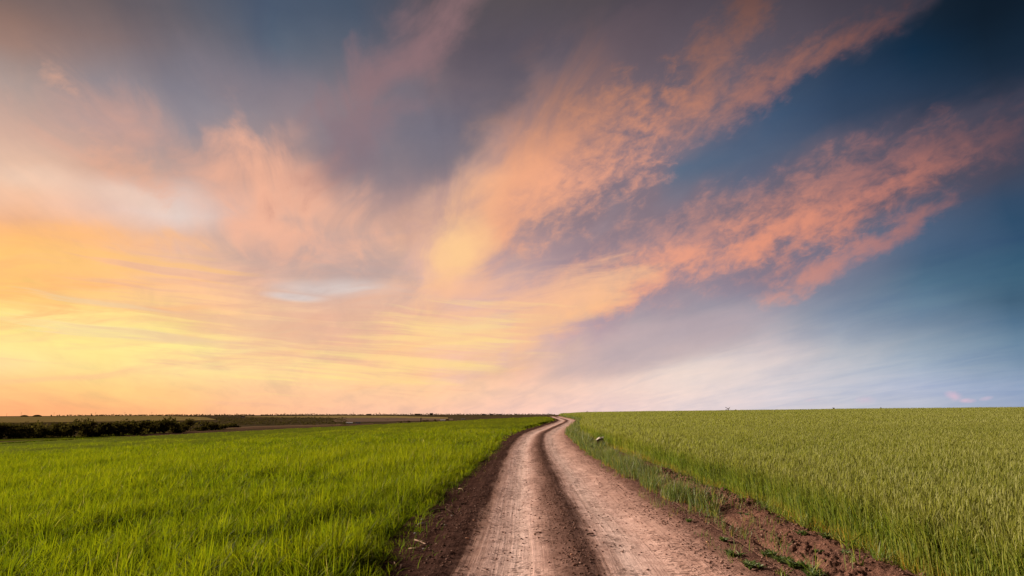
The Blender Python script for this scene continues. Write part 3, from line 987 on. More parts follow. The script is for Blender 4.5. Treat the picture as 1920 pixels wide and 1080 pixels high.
def build_crumbs():
    """loose crumbs of dirt on the crown of the road, on its shoulders and on the bank"""
    n = 26000
    y = 5.0 + 29 * rng.random(n) ** 1.7
    pick = rng.random(n)
    u = np.where(pick < 0.22, rng.normal(0.0, 0.16, n), np.where(pick < 0.48, rng.uniform(-2.3, -1.35, n), np.where(pick < 0.70, rng.uniform(1.5, 2.3, n), np.where(pick < 0.86, rng.uniform(2.2, 3.5, n), rng.uniform(-1.4, 1.7, n)))))
    keep = vnoise(u * 2.3 + 5, y * 1.3) + 0.5 * rng.random(n) > 0.62
    y, u = y[keep], u[keep]
    n = len(y)
    x = xc(y) + u
    r = 0.004 + 0.014 * rng.random(n) ** 3 + 0.008 * (u > 2.3) * rng.random(n)
    z = land(x, y) + near_height(u, y) + r * 0.3
    o = np.array([(1, 0, 0), (0, 1, 0), (-1, 0, 0), (0, -1, 0), (0, 0, 0.7), (0, 0, -0.7)], float)
    a = rng.random(n) * 6.28
    J = o[None] * (0.65 + 0.7 * rng.random((n, 6, 1)))
    V = np.empty((n, 6, 3))
    V[..., 0] = (J[..., 0] * np.cos(a)[:, None] - J[..., 1] * np.sin(a)[:, None]) * r[:, None] * 1.3 + x[:, None]
    V[..., 1] = (J[..., 0] * np.sin(a)[:, None] + J[..., 1] * np.cos(a)[:, None]) * r[:, None] + y[:, None]
    V[..., 2] = J[..., 2] * r[:, None] + z[:, None]
    f = np.array([(0, 1, 4), (1, 2, 4), (2, 3, 4), (3, 0, 4), (1, 0, 5), (2, 1, 5), (3, 2, 5), (0, 3, 5)])
    Fq = (np.arange(n)[:, None, None] * 6 + f[None]).reshape(-1, 3)
    m, g = new_mat('dirt crumbs')
    col = g.ramp(attr(g, 'rnd'), [(0, SOIL_M), (0.6, (0.15, 0.085, 0.066)), (0.93, (0.27, 0.165, 0.132)), (1, (0.40, 0.27, 0.225))])
    finish(m, g, principled(g, col, 0.95, None, 0))
    me = fast_mesh('dirt_crumbs', V, Fq, {'rnd': np.repeat(rng.random(n), 6)}, smooth=False)
    tag(link('dirt_crumbs', me, m), 'loose crumbs of dry dirt scattered over the road crown and shoulders', 'dirt crumbs', kind='stuff')


build_ground()
build_road()
build_crumbs()
build_green_crop()
build_wheat()
build_verge()


# ------------------------------------------------------------------ sheets of far country that lie on the ground
def sheet(name, mat, lower, upper, n=60, rows=6, dz=0.06):
    """a sheet of land between two lines that were read off the photograph and set down on the ground"""
    lx, ux = [p[0] for p in lower], [p[0] for p in upper]
    x0, x1 = max(min(lx), min(ux)), min(max(lx), max(ux))
    Vs = []
    for px in np.linspace(x0, x1, n):
        ya, yb = np.interp(px, lx, [p[1] for p in lower]), np.interp(px, ux, [p[1] for p in upper])
        a, b = hit(px, ya), hit(px, min(yb, ya - 0.05))
        for t in np.linspace(0, 1, rows):
            x, y = a[0] * (1 - t) + b[0] * t, a[1] * (1 - t) + b[1] * t
            Vs.append((x, y, float(land(x, y)) + dz))
    o = link(name, fast_mesh(name, np.array(Vs), grid_faces(n, rows)), mat)
    return struct(o)


def field_mat(name, a, b, scale):
    m, g = new_mat(name)
    pos = g.n('ShaderNodeNewGeometry').outputs['Position']
    nd = g.n('ShaderNodeMapping')
    g.put(nd.inputs[0], pos)
    nd.inputs[3].default_value = (1, 3.0, 1)
    n1 = g.noise(nd.outputs[0], scale, 5, 0.6)
    return finish(m, g, principled(g, g.mix(g.ss(n1, 0.35, 0.65), a, b), 0.95, None, 0))


def build_far_fields():
    sheet('field_track', field_mat('bare track', (0.085, 0.050, 0.032), (0.13, 0.078, 0.050), 0.4),
          [(-60, 836), (0, 832.5), (160, 825.5), (300, 815), (480, 804), (700, 796)], [(-60, 831), (0, 828), (160, 821.5), (300, 811.8), (480, 801.2), (700, 794)], dz=0.05)
    sheet('grass_margin', field_mat('grass margin', (0.075, 0.090, 0.008), (0.105, 0.118, 0.010), 0.5),
          [(-60, 831), (0, 828), (160, 821.5), (300, 811.8), (440, 804.5)], [(-60, 827), (0, 823.5), (160, 817.5), (300, 809), (440, 803.8)], dz=0.15)
    sheet('stubble_strip', field_mat('stubble strip', (0.13, 0.082, 0.052), (0.18, 0.115, 0.068), 0.4),
          [(240, 813.5), (360, 808.6), (480, 801.2), (640, 797)], [(240, 812.5), (360, 806.2), (480, 799.2), (640, 795.6)], dz=0.20)
    olive = field_mat('far olive field', (0.19, 0.14, 0.052), (0.245, 0.18, 0.068), 0.03)
    sheet('far_field', olive, [(-80, 794), (60, 793), (160, 791.5), (300, 790), (405, 788)], [(-80, 782), (60, 781.8), (160, 780.6), (300, 780.2), (385, 782.5), (405, 787)], dz=0.6)
    sheet('far_field', field_mat('far bare field', (0.125, 0.082, 0.060), (0.16, 0.11, 0.078), 0.03), [(625, 792), (730, 791), (850, 788)], [(625, 784.5), (730, 784), (850, 785.5)], dz=0.6)
    sheet('far_field', field_mat('far pale field', (0.21, 0.155, 0.060), (0.26, 0.19, 0.078), 0.03), [(460, 782.6), (640, 784.2), (730, 783.8), (840, 785.4)], [(460, 781.4), (640, 779.8), (730, 780.2), (840, 783)], dz=0.6)


# ------------------------------------------------------------------ trees and shrubs
def leaf_cloud(acc, c, rx, ry, rz, n, size, lumps=6, lo=-0.55):
    """leaf-sized faces through an uneven crown made of a few overlapping boughs"""
    cl = []
    for k in range(lumps):
        a = rng.random() * 6.28
        q = rng.random() ** 0.6 * 0.62
        cl.append((math.cos(a) * q, math.sin(a) * q, rng.uniform(lo, 0.55), rng.uniform(0.36, 0.62)))
    cl = np.array(cl)
    i = rng.integers(0, lumps, n)
    v = rng.normal(size=(n, 3))
    v /= np.linalg.norm(v, axis=1)[:, None]
    v *= (rng.random(n) ** 0.45)[:, None] * cl[i, 3][:, None]
    p = (cl[i, :3] + v) * np.array([rx, ry, rz]) + np.array(c)
    d1 = rng.normal(size=(n, 3))
    d1 /= np.linalg.norm(d1, axis=1)[:, None]
    d2 = np.cross(d1, rng.normal(size=(n, 3)))
    d2 /= np.linalg.norm(d2, axis=1)[:, None]
    s = size * (0.6 + 0.8 * rng.random(n))[:, None]
    V = np.stack([p - d1 * s, p - d2 * s * 0.55, p + d1 * s, p + d2 * s * 0.55], 1)
    acc.add(V, np.arange(4 * n).reshape(-1, 4), hgt=0.5, rnd=np.repeat(np.clip(rng.random(n) * 0.7 + 0.3 * rng.random(lumps)[i], 0, 1), 4), kin=0.0)


def tube(acc, pts, radii, sides=6):
    pts = [Vector(p) for p in pts]
    V = []
    for i, p in enumerate(pts):
        t = (pts[min(i + 1, len(pts) - 1)] - pts[max(i - 1, 0)]).normalized()
        a = t.orthogonal().normalized()
        if i and a.dot(prev) < 0:
            a = -a
        if i:
            a = (prev - t * prev.dot(t)).normalized()
        prev = a
        b = t.cross(a)
        for k in range(sides):
            w = 2 * math.pi * k / sides
            V.append(p + (a * math.cos(w) + b * math.sin(w)) * radii[i])
    F = []
    for i in range(len(pts) - 1):
        for k in range(sides):
            F.append((i * sides + k, i * sides + (k + 1) % sides, (i + 1) * sides + (k + 1) % sides, (i + 1) * sides + k))
    n = len(V)
    V.append(pts[-1])
    V.append(pts[0])
    for k in range(sides):
        F.append(((len(pts) - 1) * sides + k, (len(pts) - 1) * sides + (k + 1) % sides, n, n))
        F.append(((k + 1) % sides, k, n + 1, n + 1))
    acc.add(np.array(V), np.array(F))


def acc_obj(name, acc, mat, parent=None, loc=(0, 0, 0), rz=0.0):
    V, Fq = np.concatenate(acc.V), np.concatenate(acc.F)
    if any(len(set(f)) < 4 for f in Fq[-40:].tolist()) or len(V) < 3000:
        me = bpy.data.meshes.new(name)
        fs = []
        for f in Fq.tolist():
            q = []
            for i in f:
                if i not in q:
                    q.append(i)
            fs.append(q)
        me.from_pydata(V.tolist(), [], fs)
        for k, a in acc.A.items():
            at = me.attributes.new(k, 'FLOAT', 'POINT')
            at.data.foreach_set('value', np.concatenate(a).astype(np.float32))
        me.update()
    else:
        me = acc.mesh(name)
    return link(name, me, mat, parent, loc, (0, 0, rz))


FOL = {}


def fol(key):
    if key not in FOL:
        ramps = {'dark': [(0, (0.022, 0.019, 0.007)), (0.6, (0.055, 0.046, 0.016)), (1, (0.115, 0.090, 0.028))],
                 'far': [(0, (0.030, 0.022, 0.012)), (1, (0.060, 0.044, 0.024))]}
        FOL[key] = leaf_mat(key + ' leaves', ramps[key], trans=0.2, gloss=0.0)
        FOL['bark'] = FOL.get('bark') or plain('dark bark', (0.035, 0.025, 0.018))
    return FOL[key]


def shrub(px, base, wpx, top, label, group, key='dark', far=None, name='shrub', leaves=420, aspect=1.0):
    if far is None:
        x, y = hit(px, base)
    else:
        d = pdir(px, 770)
        hh = math.hypot(d.x, d.y)
        x, y = d.x / hh * far, d.y / hh * far
    z = float(land(x, y))
    d = pdir(px, top)
    r = math.hypot(x, y)
    dep = r / math.hypot(d.x, d.y)
    zt = EYE + d.z * dep
    H = max(zt - z, 0.6)
    zc = dep * (Vector((0, math.cos(PITCH), math.sin(PITCH))).dot(d))
    W = wpx * zc / F
    root = empty(name, (x, y, z))
    a = Acc()
    tube(a, [(0, 0, -0.3), (0.03 * H, 0, 0.25 * H), (-0.02 * H, 0.02 * H, 0.55 * H)], [0.05 * H ** 0.8, 0.04 * H ** 0.8, 0.015 * H])
    for k in range(4):
        w = 1.57 * k + rng.random()
        tube(a, [(0.02 * H, 0, 0.2 * H), (math.cos(w) * 0.25 * W, math.sin(w) * 0.25 * W, 0.6 * H)], [0.02 * H ** 0.8, 0.008 * H])
    fol(key)
    acc_obj('trunk', a, FOL['bark'], root)
    c = Acc()
    leaf_cloud(c, (0, 0, 0.52 * H), 0.62 * W, 0.55 * W, 0.56 * H, leaves, 0.055 * max(W, H) * aspect, lumps=8, lo=-0.7)
    acc_obj('crown', c, fol(key), root)
    tag(root, label, 'shrub' if name == 'shrub' else 'tree', group)
    return root


def build_trees():
    G1 = 'dark trees and shrubs in the hollow beyond the green field'
    L = [(-14, 823, 56, 793, 'dark shrub cut by the left picture edge in the hollow beyond the green field'),
         (14, 822, 44, 795, 'low dark shrub, first wholly in view from the left picture edge'),
         (38, 822, 42, 797, 'low flat dark shrub, second wholly in view from the left picture edge'),
         (61, 821, 38, 792, 'upright dark shrub below the left of the two ridge mounds'),
         (84, 821, 40, 798, 'low brownish shrub below the right of the two ridge mounds'),
         (108, 820, 42, 793, 'rounded dark shrub just right of the low one below the mounds'),
         (132, 820, 42, 792, 'wide dark shrub between two rounded ones, left of the tall broad tree'),
         (154, 819, 36, 788, 'tall narrow black green shrub, two to the left of the tallest broad tree'),
         (180, 818, 46, 792, 'broad dark shrub directly left of the tallest tree in the hollow'),
         (208, 817, 50, 785, 'tallest and broadest dark tree of the clump in the hollow'),
         (232, 816, 38, 790, 'dark shrub directly right of the tallest tree in the hollow'),
         (254, 815, 44, 789, 'rounded olive dark shrub just left of the small white house'),
         (277, 813.5, 40, 795, 'low dark shrub in front of the small white house'),
         (299, 812.5, 46, 787, 'big rounded dark tree just right of the small white house'),
         (320, 811.5, 34, 793, 'smaller shrub between the white house tree and the lone upright tree'),
         (337, 810, 32, 797, 'lowest shrub, just left of the lone upright tree'),
         (351, 808, 26, 786, 'lone upright dark tree left of the grey roofed houses'),
         (374, 807.5, 26, 799, 'low shrub in front of the grey roofed houses'),
         (394, 806.5, 34, 791, 'dark spreading tree right of the grey roofed houses'),
         (417, 805, 34, 797, 'flat dark shrub near the right end of the row in the hollow'),
         (436, 801.5, 22, 795, 'rightmost small black shrub of the row in the hollow')]
    for px, b, w, t, lab in L:
        tree = t < 789
        shrub(px, b, w * 1.12, t - 1, lab, G1, leaves=900 if tree else 700, name='tree' if tree else 'shrub')
    G2 = 'small shrubs along the far rim of the green field'
    for px, b, w, t, lab in [(751, 792.5, 8, 789, 'tiny dark shrub on the far rim, leftmost of the rim row'), (766, 792.3, 11, 788, 'largest round shrub on the far rim, left of the tall pole'),
                             (799, 791.2, 14, 788, 'wide low shrub on the far rim just right of the tall pole'), (816, 790.3, 10, 787.5, 'small shrub on the far rim left of the long pale shed'),
                             (839, 789, 9, 785.5, 'brown rounded shrub on the far rim right of the long pale shed'), (725, 788.3, 8, 787, 'little dark shrub standing alone on the bare far field')]:
        shrub(px, b, w, t, lab, G2, 'far', leaves=200)
    G3 = 'small trees on the right skyline'
    for px, w, t, lab in [(1365, 13, 763.5, 'small dark tree, the larger of two close together on the wheat skyline'), (1380, 8, 766.5, 'smaller dark shrub of the close pair on the wheat skyline'),
                          (1561, 7, 764, 'lone flat shrub on the wheat skyline in the middle right'), (1652, 8, 763, 'low flat shrub on the wheat skyline nearest the pink clouds')]:
        shrub(px, 0, w, t, lab, G3, 'far', far=430, leaves=220)
    # wooded ridge and scrub slopes: no one could count these
    a = Acc()
    for px in np.concatenate([np.arange(96, 150, 5.0), np.arange(150, 1042, 2.1)]):
        if rng.random() < 0.10 or 470 < px < 490 and rng.random() < 0.5:
            continue
        d = pdir(px, 778)
        hh = math.hypot(d.x, d.y)
        r = 1840 + rng.uniform(-25, 25)
        x, y = d.x / hh * r, d.y / hh * r
        h = 3.2 + 2.6 * rng.random() + (2.0 if rng.random() < 0.12 else 0)
        leaf_cloud(a, (x, y, float(land(x, y)) + 0.40 * h), 3.2 + 2 * rng.random(), 3.2, 0.62 * h, 46, 0.85, 3)
    tag(acc_obj('far_treeline', a, fol('far')), 'thin dark line of trees along the far ridge on the horizon', 'trees', kind='stuff')
    a = Acc()
    for k in range(900):
        px = rng.uniform(405, 650) if k < 620 else rng.uniform(-60, 420)
        py = rng.uniform(783, 797) if k < 620 else rng.uniform(793, 803)
        x, y = hit(px, py)
        r = math.hypot(x, y)
        if r < 260 or r > 1800:
            continue
        s = (0.8 + 1.7 * rng.random())
        leaf_cloud(a, (x, y, float(land(x, y)) + 0.45 * s), 2.0 * s, 2.0 * s, 0.8 * s, 40, 0.4 * s ** 0.7, 3)
    tag(acc_obj('far_scrub', a, leaf_mat('scrub leaves', [(0, (0.055, 0.043, 0.022)), (1, (0.10, 0.080, 0.038))], trans=0.2, gloss=0)), 'dark brown scrub covering the far valley slopes', 'scrub', kind='stuff')
    # a belt of undergrowth under the shrubs of the hollow
    a = Acc()
    for k in range(260):
        px = rng.uniform(-60, 400)
        by = np.interp(px, [-60, 0, 160, 300, 400], [825, 822.8, 818, 812, 806.8]) - rng.uniform(0.3, 6)
        x, y = hit(px, by)
        s = 0.7 + 0.9 * rng.random()
        leaf_cloud(a, (x, y, float(land(x, y)) + 0.45 * s), 1.6 * s, 1.4 * s, 0.75 * s, 60, 0.28, 3)
    tag(acc_obj('undergrowth', a, fol('dark')), 'black green undergrowth at the foot of the shrubs beyond the field', 'undergrowth', kind='stuff')


# ------------------------------------------------------------------ far buildings, poles, mounds
def box(acc, x0, x1, y0, y1, z0, z1):
    V = [(x, y, z) for z in (z0, z1) for y in (y0, y1) for x in (x0, x1)]
    acc.add(np.array(V), np.array([(0, 2, 3, 1), (4, 5, 7, 6), (0, 1, 5, 4), (2, 6, 7, 3), (0, 4, 6, 2), (1, 3, 7, 5)]))


def place(px, base, dist=None):
    if dist is None:
        x, y = hit(px, base)
    else:
        d = pdir(px, 770)
        hh = math.hypot(d.x, d.y)
        x, y = d.x / hh * dist, d.y / hh * dist
    dv = pdir(px, base)
    zc = math.hypot(x, y) / math.hypot(dv.x, dv.y) * Vector((0, math.cos(PITCH), math.sin(PITCH))).dot(dv)
    return x, y, float(land(x, y)), zc / F


def house(px, base, wpx, hpx, wall, roof, label, name='house', group=None, dist=None, roof_h=0.45, windows=2, rz=None):
    x, y, z, k = place(px, base, dist)
    W, H = wpx * k, hpx * k
    root = empty(name, (x, y, z), (math.atan2(-x, y) if rz is None else rz))
    D = max(0.6 * W, 4.0) if W < 14 else 9.0
    hw = H * (1 - roof_h)
    a = Acc()
    box(a, -W / 2, W / 2, -D / 2, D / 2, -0.6, hw)
    acc_obj('wall', a, wall, root)
    a = Acc()
    o = 0.3
    V = [(-W / 2 - o, -D / 2 - o, hw + 0.02), (W / 2 + o, -D / 2 - o, hw + 0.02), (W / 2 + o, D / 2 + o, hw + 0.02), (-W / 2 - o, D / 2 + o, hw + 0.02), (-W / 2 - o, 0, H), (W / 2 + o, 0, H)]
    a.add(np.array(V), np.array([(0, 1, 5, 4), (2, 3, 4, 5), (0, 4, 3, 3), (1, 2, 5, 5), (3, 2, 1, 0)]))
    acc_obj('roof', a, roof, root)
    for i in range(windows):
        a = Acc()
        cx = (i + 0.5) / windows * W - W / 2
        box(a, cx - 0.07 * W, cx + 0.07 * W, -D / 2 - 0.06, -D / 2 + 0.02, hw * 0.38, hw * 0.78)
        acc_obj('window', a, M_['glass'], root)
    tag(root, label, 'house' if name == 'house' else name.replace('_', ' '), group)


M_ = {}


def build_far_things():
    M_['white'] = plain('white render', (0.62, 0.60, 0.58))
    M_['grey'] = plain('grey render', (0.20, 0.18, 0.17))
    M_['slate'] = plain('grey roofing', (0.13, 0.125, 0.13))
    M_['brown'] = plain('brown roofing', (0.13, 0.085, 0.065))
    M_['dark'] = plain('dark wall', (0.10, 0.08, 0.07))
    M_['glass'] = plain('window glass', (0.03, 0.035, 0.04), 0.2)
    M_['wood'] = plain('weathered pole wood', (0.07, 0.055, 0.045))
    w, gr, sl, br, dk = (M_[k] for k in ('white', 'grey', 'slate', 'brown', 'dark'))
    house(278, 794.5, 5, 7, w, sl, 'small white house between the dark trees of the hollow')
    house(271, 794, 6, 6, gr, sl, 'dim grey house half hidden left of the small white house')
    house(367, 797, 10, 7, gr, sl, 'grey house with a slate roof right of the lone upright tree', group='grey roofed houses')
    house(379, 798.5, 12, 7, w, sl, 'pale walled house in front of the slate roofed grey one', group='grey roofed houses')
    house(655, 794.6, 12, 3.0, w, w, 'long white shed, the left of two side by side in the valley', 'shed', windows=0)
    house(671, 794.3, 9, 3.0, w, sl, 'shorter white shed with darker roof, the right of two side by side', 'shed', windows=0)
    house(830, 789.2, 9, 2.6, w, w, 'long pale shed just above the far rim of the green field', 'shed', windows=0)
    house(868, 787, 8, 2.2, w, gr, 'low pale shed with grey roof right of the far rim shrubs', 'shed', windows=0)
    house(455, 782.8, 6, 2.2, M_['white'], br, 'tiny pale house on the scrub slope below the ridge trees', windows=0)
    house(692, 778.5, 8, 2.6, dk, br, 'dark low building on the far ridge, leftmost of the ridge buildings', 'building', dist=1830, windows=0)
    house(783, 778.5, 11, 2.8, dk, br, 'long dark building on the far ridge left of the taller block', 'building', dist=1830, windows=0)
    house(809, 778.5, 6, 3.9, dk, dk, 'tall dark block on the far ridge, tallest of the ridge buildings', 'building', dist=1830, roof_h=0.15, windows=0)
    for px, wp, hp, lab in [(907, 7, 2.6, 'pale distant house on the ridge, left of the road end'), (921, 6, 2.8, 'tiny distant house on the ridge, second left of the road end'), (938, 6, 2.4, 'grey distant house on the ridge nearest the road end')]:
        house(px, 779.5, wp, hp, gr, sl, lab, dist=1800, windows=0)
    # two mounds on the ridge
    for px, wp, hp, lab in [(47.5, 15, 3.2, 'narrower grassy mound on the far ridge, the left of two'), (71.5, 17, 3.6, 'wider grassy mound on the far ridge, the right of two')]:
        x, y, z, k = place(px, 778, 1845)
        n, m = 10, 28
        aa, rr = np.meshgrid(np.linspace(0, 2 * np.pi, m), np.linspace(0, 1, n), indexing='ij')
        Rm, H = wp * k / 2, hp * k
        V = np.stack([rr * Rm * np.cos(aa), rr * Rm * np.sin(aa), H * np.clip(1 - rr ** 2.4, 0, 1) - 0.6 + 0.15 * fbm(rr * 4 + aa, aa * 2, 2)], -1)
        o = link('grassy_mound', fast_mesh('grassy_mound', V, grid_faces(m, n)), plain('mound grass', (0.055, 0.046, 0.018), scale=0.3), None, (x, y, z))
        tag(o, lab, 'mound', 'pair of mounds on the ridge')
    # poles
    def pole(px, base, hpx, label, dist=None, group=None, wmul=1.0, arm=True, name='utility_pole'):
        x, y, z, k = place(px, base, dist)
        H = hpx * k + (0 if dist is None else 3.0)
        if name == 'slim_tower':
            dt = pdir(px, base - hpx)
            H = EYE + dt.z * math.hypot(x, y) / math.hypot(dt.x, dt.y) - z
        root = empty(name, (x, y, z), math.atan2(-x, y))
        r = max(0.16, 0.16 * k) * wmul
        a = Acc()
        tube(a, [(0, 0, -0.5), (0, 0, H)], [r, r * 0.7], 8)
        acc_obj('post', a, M_['wood'], root)
        if arm:
            a = Acc()
            tube(a, [(-0.12 * H, -r, H * 0.93), (0.12 * H, -r, H * 0.93)], [r * 0.5, r * 0.5], 6)
            acc_obj('crossarm', a, M_['wood'], root)
        tag(root, label, 'pole', group)
    GP = 'poles standing along the far ridge'
    for px, hp, lab in [(14, 3.5, 'short thin pole on the ridge nearest the left picture edge'), (41, 5.5, 'thin pole on the ridge just left of the two mounds'), (102.5, 5, 'thin pole on the ridge just right of the two mounds'),
                        (180, 5.5, 'thin pole on the ridge above the clump of dark shrubs'), (235, 5.5, 'thin ridge pole above the tallest dark tree'), (285, 5, 'thin ridge pole above the small white house')]:
        pole(px, 778, hp, lab, 1842, GP)
    for px, hp, lab in [(547, 4, 'leftmost thin ridge pole above the scrub slope'), (663, 4, 'thin ridge pole above the two white sheds'), (711, 4, 'thin ridge pole over the yellowish far field')]:
        pole(px, 778, hp, lab, 1842, GP)
    pole(789, 792.3, 9, 'tall dark pole standing close behind the far rim of the green field', arm=True)
    pole(758, 791, 6, 'shorter pole left of the tall one behind the green field rim')
    for px, hp, wm, lab in [(1100.8, 6.0, 3.2, 'taller of two slim dark towers on the skyline right of the road end'), (1103.8, 4.6, 2.6, 'shorter of two slim dark towers on the skyline right of the road end')]:
        pole(px, 776.5, hp, lab, 700, 'pair of slim towers', wm, False, 'slim_tower')


# ------------------------------------------------------------------ weeds, twigs, stones close by
def on_soil(px, py):
    x, y = hit(px, py, 0.06)
    u = float(x - xc(y))
    h = near_height(np.array([u]), np.array([y]))[0] if u < 6 else 0.0
    return x, y, float(land(x, y)) + float(h)


def build_weeds():
    wm = leaf_mat('weed leaves', [(0, (0.042, 0.070, 0.020)), (0.6, (0.070, 0.105, 0.030)), (1, (0.12, 0.145, 0.055))], trans=0.35, gloss=0.02)
    tm = leaf_mat('tuft blades', [(0, (0.07, 0.11, 0.018)), (0.7, (0.12, 0.16, 0.028)), (1, (0.28, 0.21, 0.06))], trans=0.4, base=((0.30, 0.17, 0.05), 0.25, 0.3), gloss=0.015)
    def tuft(px, py, h, n, lab, spread=0.05, lean=0.45):
        x, y, z = on_soil(px, py)
        a = Acc()
        b = np.stack([np.clip(rng.normal(0, spread * 0.7, n), -spread, spread), np.clip(rng.normal(0, spread * 0.7, n), -spread, spread), np.full(n, -0.03)], -1)
        ribbons(a, b, h * rng.uniform(0.5, 1.15, n), rng.random(n) * 6.28, np.clip(rng.normal(lean, 0.3, n), 0.05, 1.4), 0.011, rng.random(n) * 3.14, 5, rng.random(n))
        o = link('grass_tuft', a.mesh('grass_tuft'), tm, None, (x, y, z))
        tag(o, lab, 'grass tuft', 'grass tufts on the turned soil')
    def rosette(px, py, r, n, lab, name='leafy_weed', tall=0.35):
        r, n = r * 0.82, int(n * 1.7)
        x, y, z = on_soil(px, py)
        a = Acc()
        m = max(2, n // 9)
        c = np.clip(rng.normal(0, r * 0.22, (m, 2)), -0.3 * r, 0.3 * r)
        i = rng.integers(0, m, n)
        b = np.stack([c[i, 0], c[i, 1], np.full(n, 0.0)], -1)
        ribbons(a, b, r * rng.uniform(0.30, 0.62, n), rng.random(n) * 6.28, rng.uniform(0.6, 1.7, n) * (1 - tall) + 0.2, r * 0.15 * rng.uniform(0.7, 1.3, n), rng.random(n) * 3.14, 4, rng.random(n))
        o = link(name, a.mesh(name), wm, None, (x, y, z))
        tag(o, lab, 'weed', 'leafy weeds on the turned soil')
    T = [(1512, 1006, 0.36, 26, 'tall grass tuft leaning left, close below the wheat edge on the bank'), (1592, 1050, 0.36, 24, 'grass tuft with long bent blades between two leafy weeds under the wheat'),
         (1655, 1076, 0.34, 22, 'grass tuft by the small white stone near the lower wheat edge'), (1527, 1076, 0.36, 20, 'upright grass tuft rising from the leafy creepers at the bottom edge'),
         (1312, 953, 0.30, 20, 'thin grass tuft at the end of the blue green verge strip'), (1340, 966, 0.22, 12, 'sparse dry grass tuft right of the verge end, beside the crack'),
         (1393, 955, 0.26, 14, 'narrow grass tuft high on the lumpy bank below the wheat'), (1437, 968, 0.22, 16, 'green grass tuft on the crest of the bank beside the wheat edge'),
         (1396, 1008, 0.2, 9, 'few upright blades in the middle of the soil bank'), (1608, 1078, 0.28, 16, 'grass tuft among small weeds near the bottom of the bank'),
         (1318, 1000, 0.16, 5, 'single dry stalk group at the road rim below the bright green weed'), (1465, 1075, 0.14, 16, 'short sprawling grass tuft on the dusty road rim at the bottom'),
         (1342, 946, 0.22, 14, 'dark grass tuft on the bank just above the verge end')]
    for t in T:
        tuft(*t)
    W = [(1290, 975, 0.17, 44, 'bright green low weed on the road rim at the verge end'), (1357, 1012, 0.20, 40, 'grey green sprawling weed on the dusty rim, middle of the bank edge'),
         (1375, 1036, 0.22, 46, 'flat leafy weed at the edge of the road dust, upper of two there'), (1412, 1060, 0.24, 40, 'flat dull weed at the edge of the road dust, lower of two there'),
         (1400, 976, 0.12, 20, 'small pale leafy weed in the furrow of the soil bank'), (1388, 972, 0.10, 16, 'tiny bright weed in the furrow, left of the small pale one'),
         (1508, 1022, 0.20, 36, 'leafy weed directly below the tall left leaning tuft'), (1553, 1030, 0.22, 36, 'broad leaved weed on the bank crest between the two tall tufts'),
         (1545, 1012, 0.10, 14, 'small weed just under the wheat edge on the bank'), (1442, 1040, 0.24, 56, 'upper end of the leafy creeper along the crack'),
         (1470, 1052, 0.24, 56, 'leafy creeper in the middle of the crack line'), (1497, 1064, 0.26, 60, 'thick leafy creeper lower along the crack line'),
         (1524, 1077, 0.26, 60, 'thickest leafy creeper at the foot of the crack at the bottom edge'), (1480, 1030, 0.10, 14, 'small weed on bare soil right of the upper creeper'),
         (1535, 1052, 0.13, 20, 'pale leafed weed on bare soil right of the middle creeper'), (1588, 1060, 0.14, 22, 'pale round leafed weed below the bent blade tuft'),
         (1605, 1030, 0.14, 22, 'leafy weed half under the front wheat stalks'), (1650, 1050, 0.14, 20, 'weed just left of the small white stone'),
         (1690, 1074, 0.16, 24, 'weed against the wheat foot at the lower right'), (1325, 968, 0.12, 18, 'small weed with pale leaves beside the crack head'),
         (1460, 985, 0.10, 14, 'tiny weed on the bank crest under the wheat'), (1430, 1000, 0.09, 12, 'tiny seedling weed in the bare middle of the bank')]
    for t in W:
        rosette(*t)


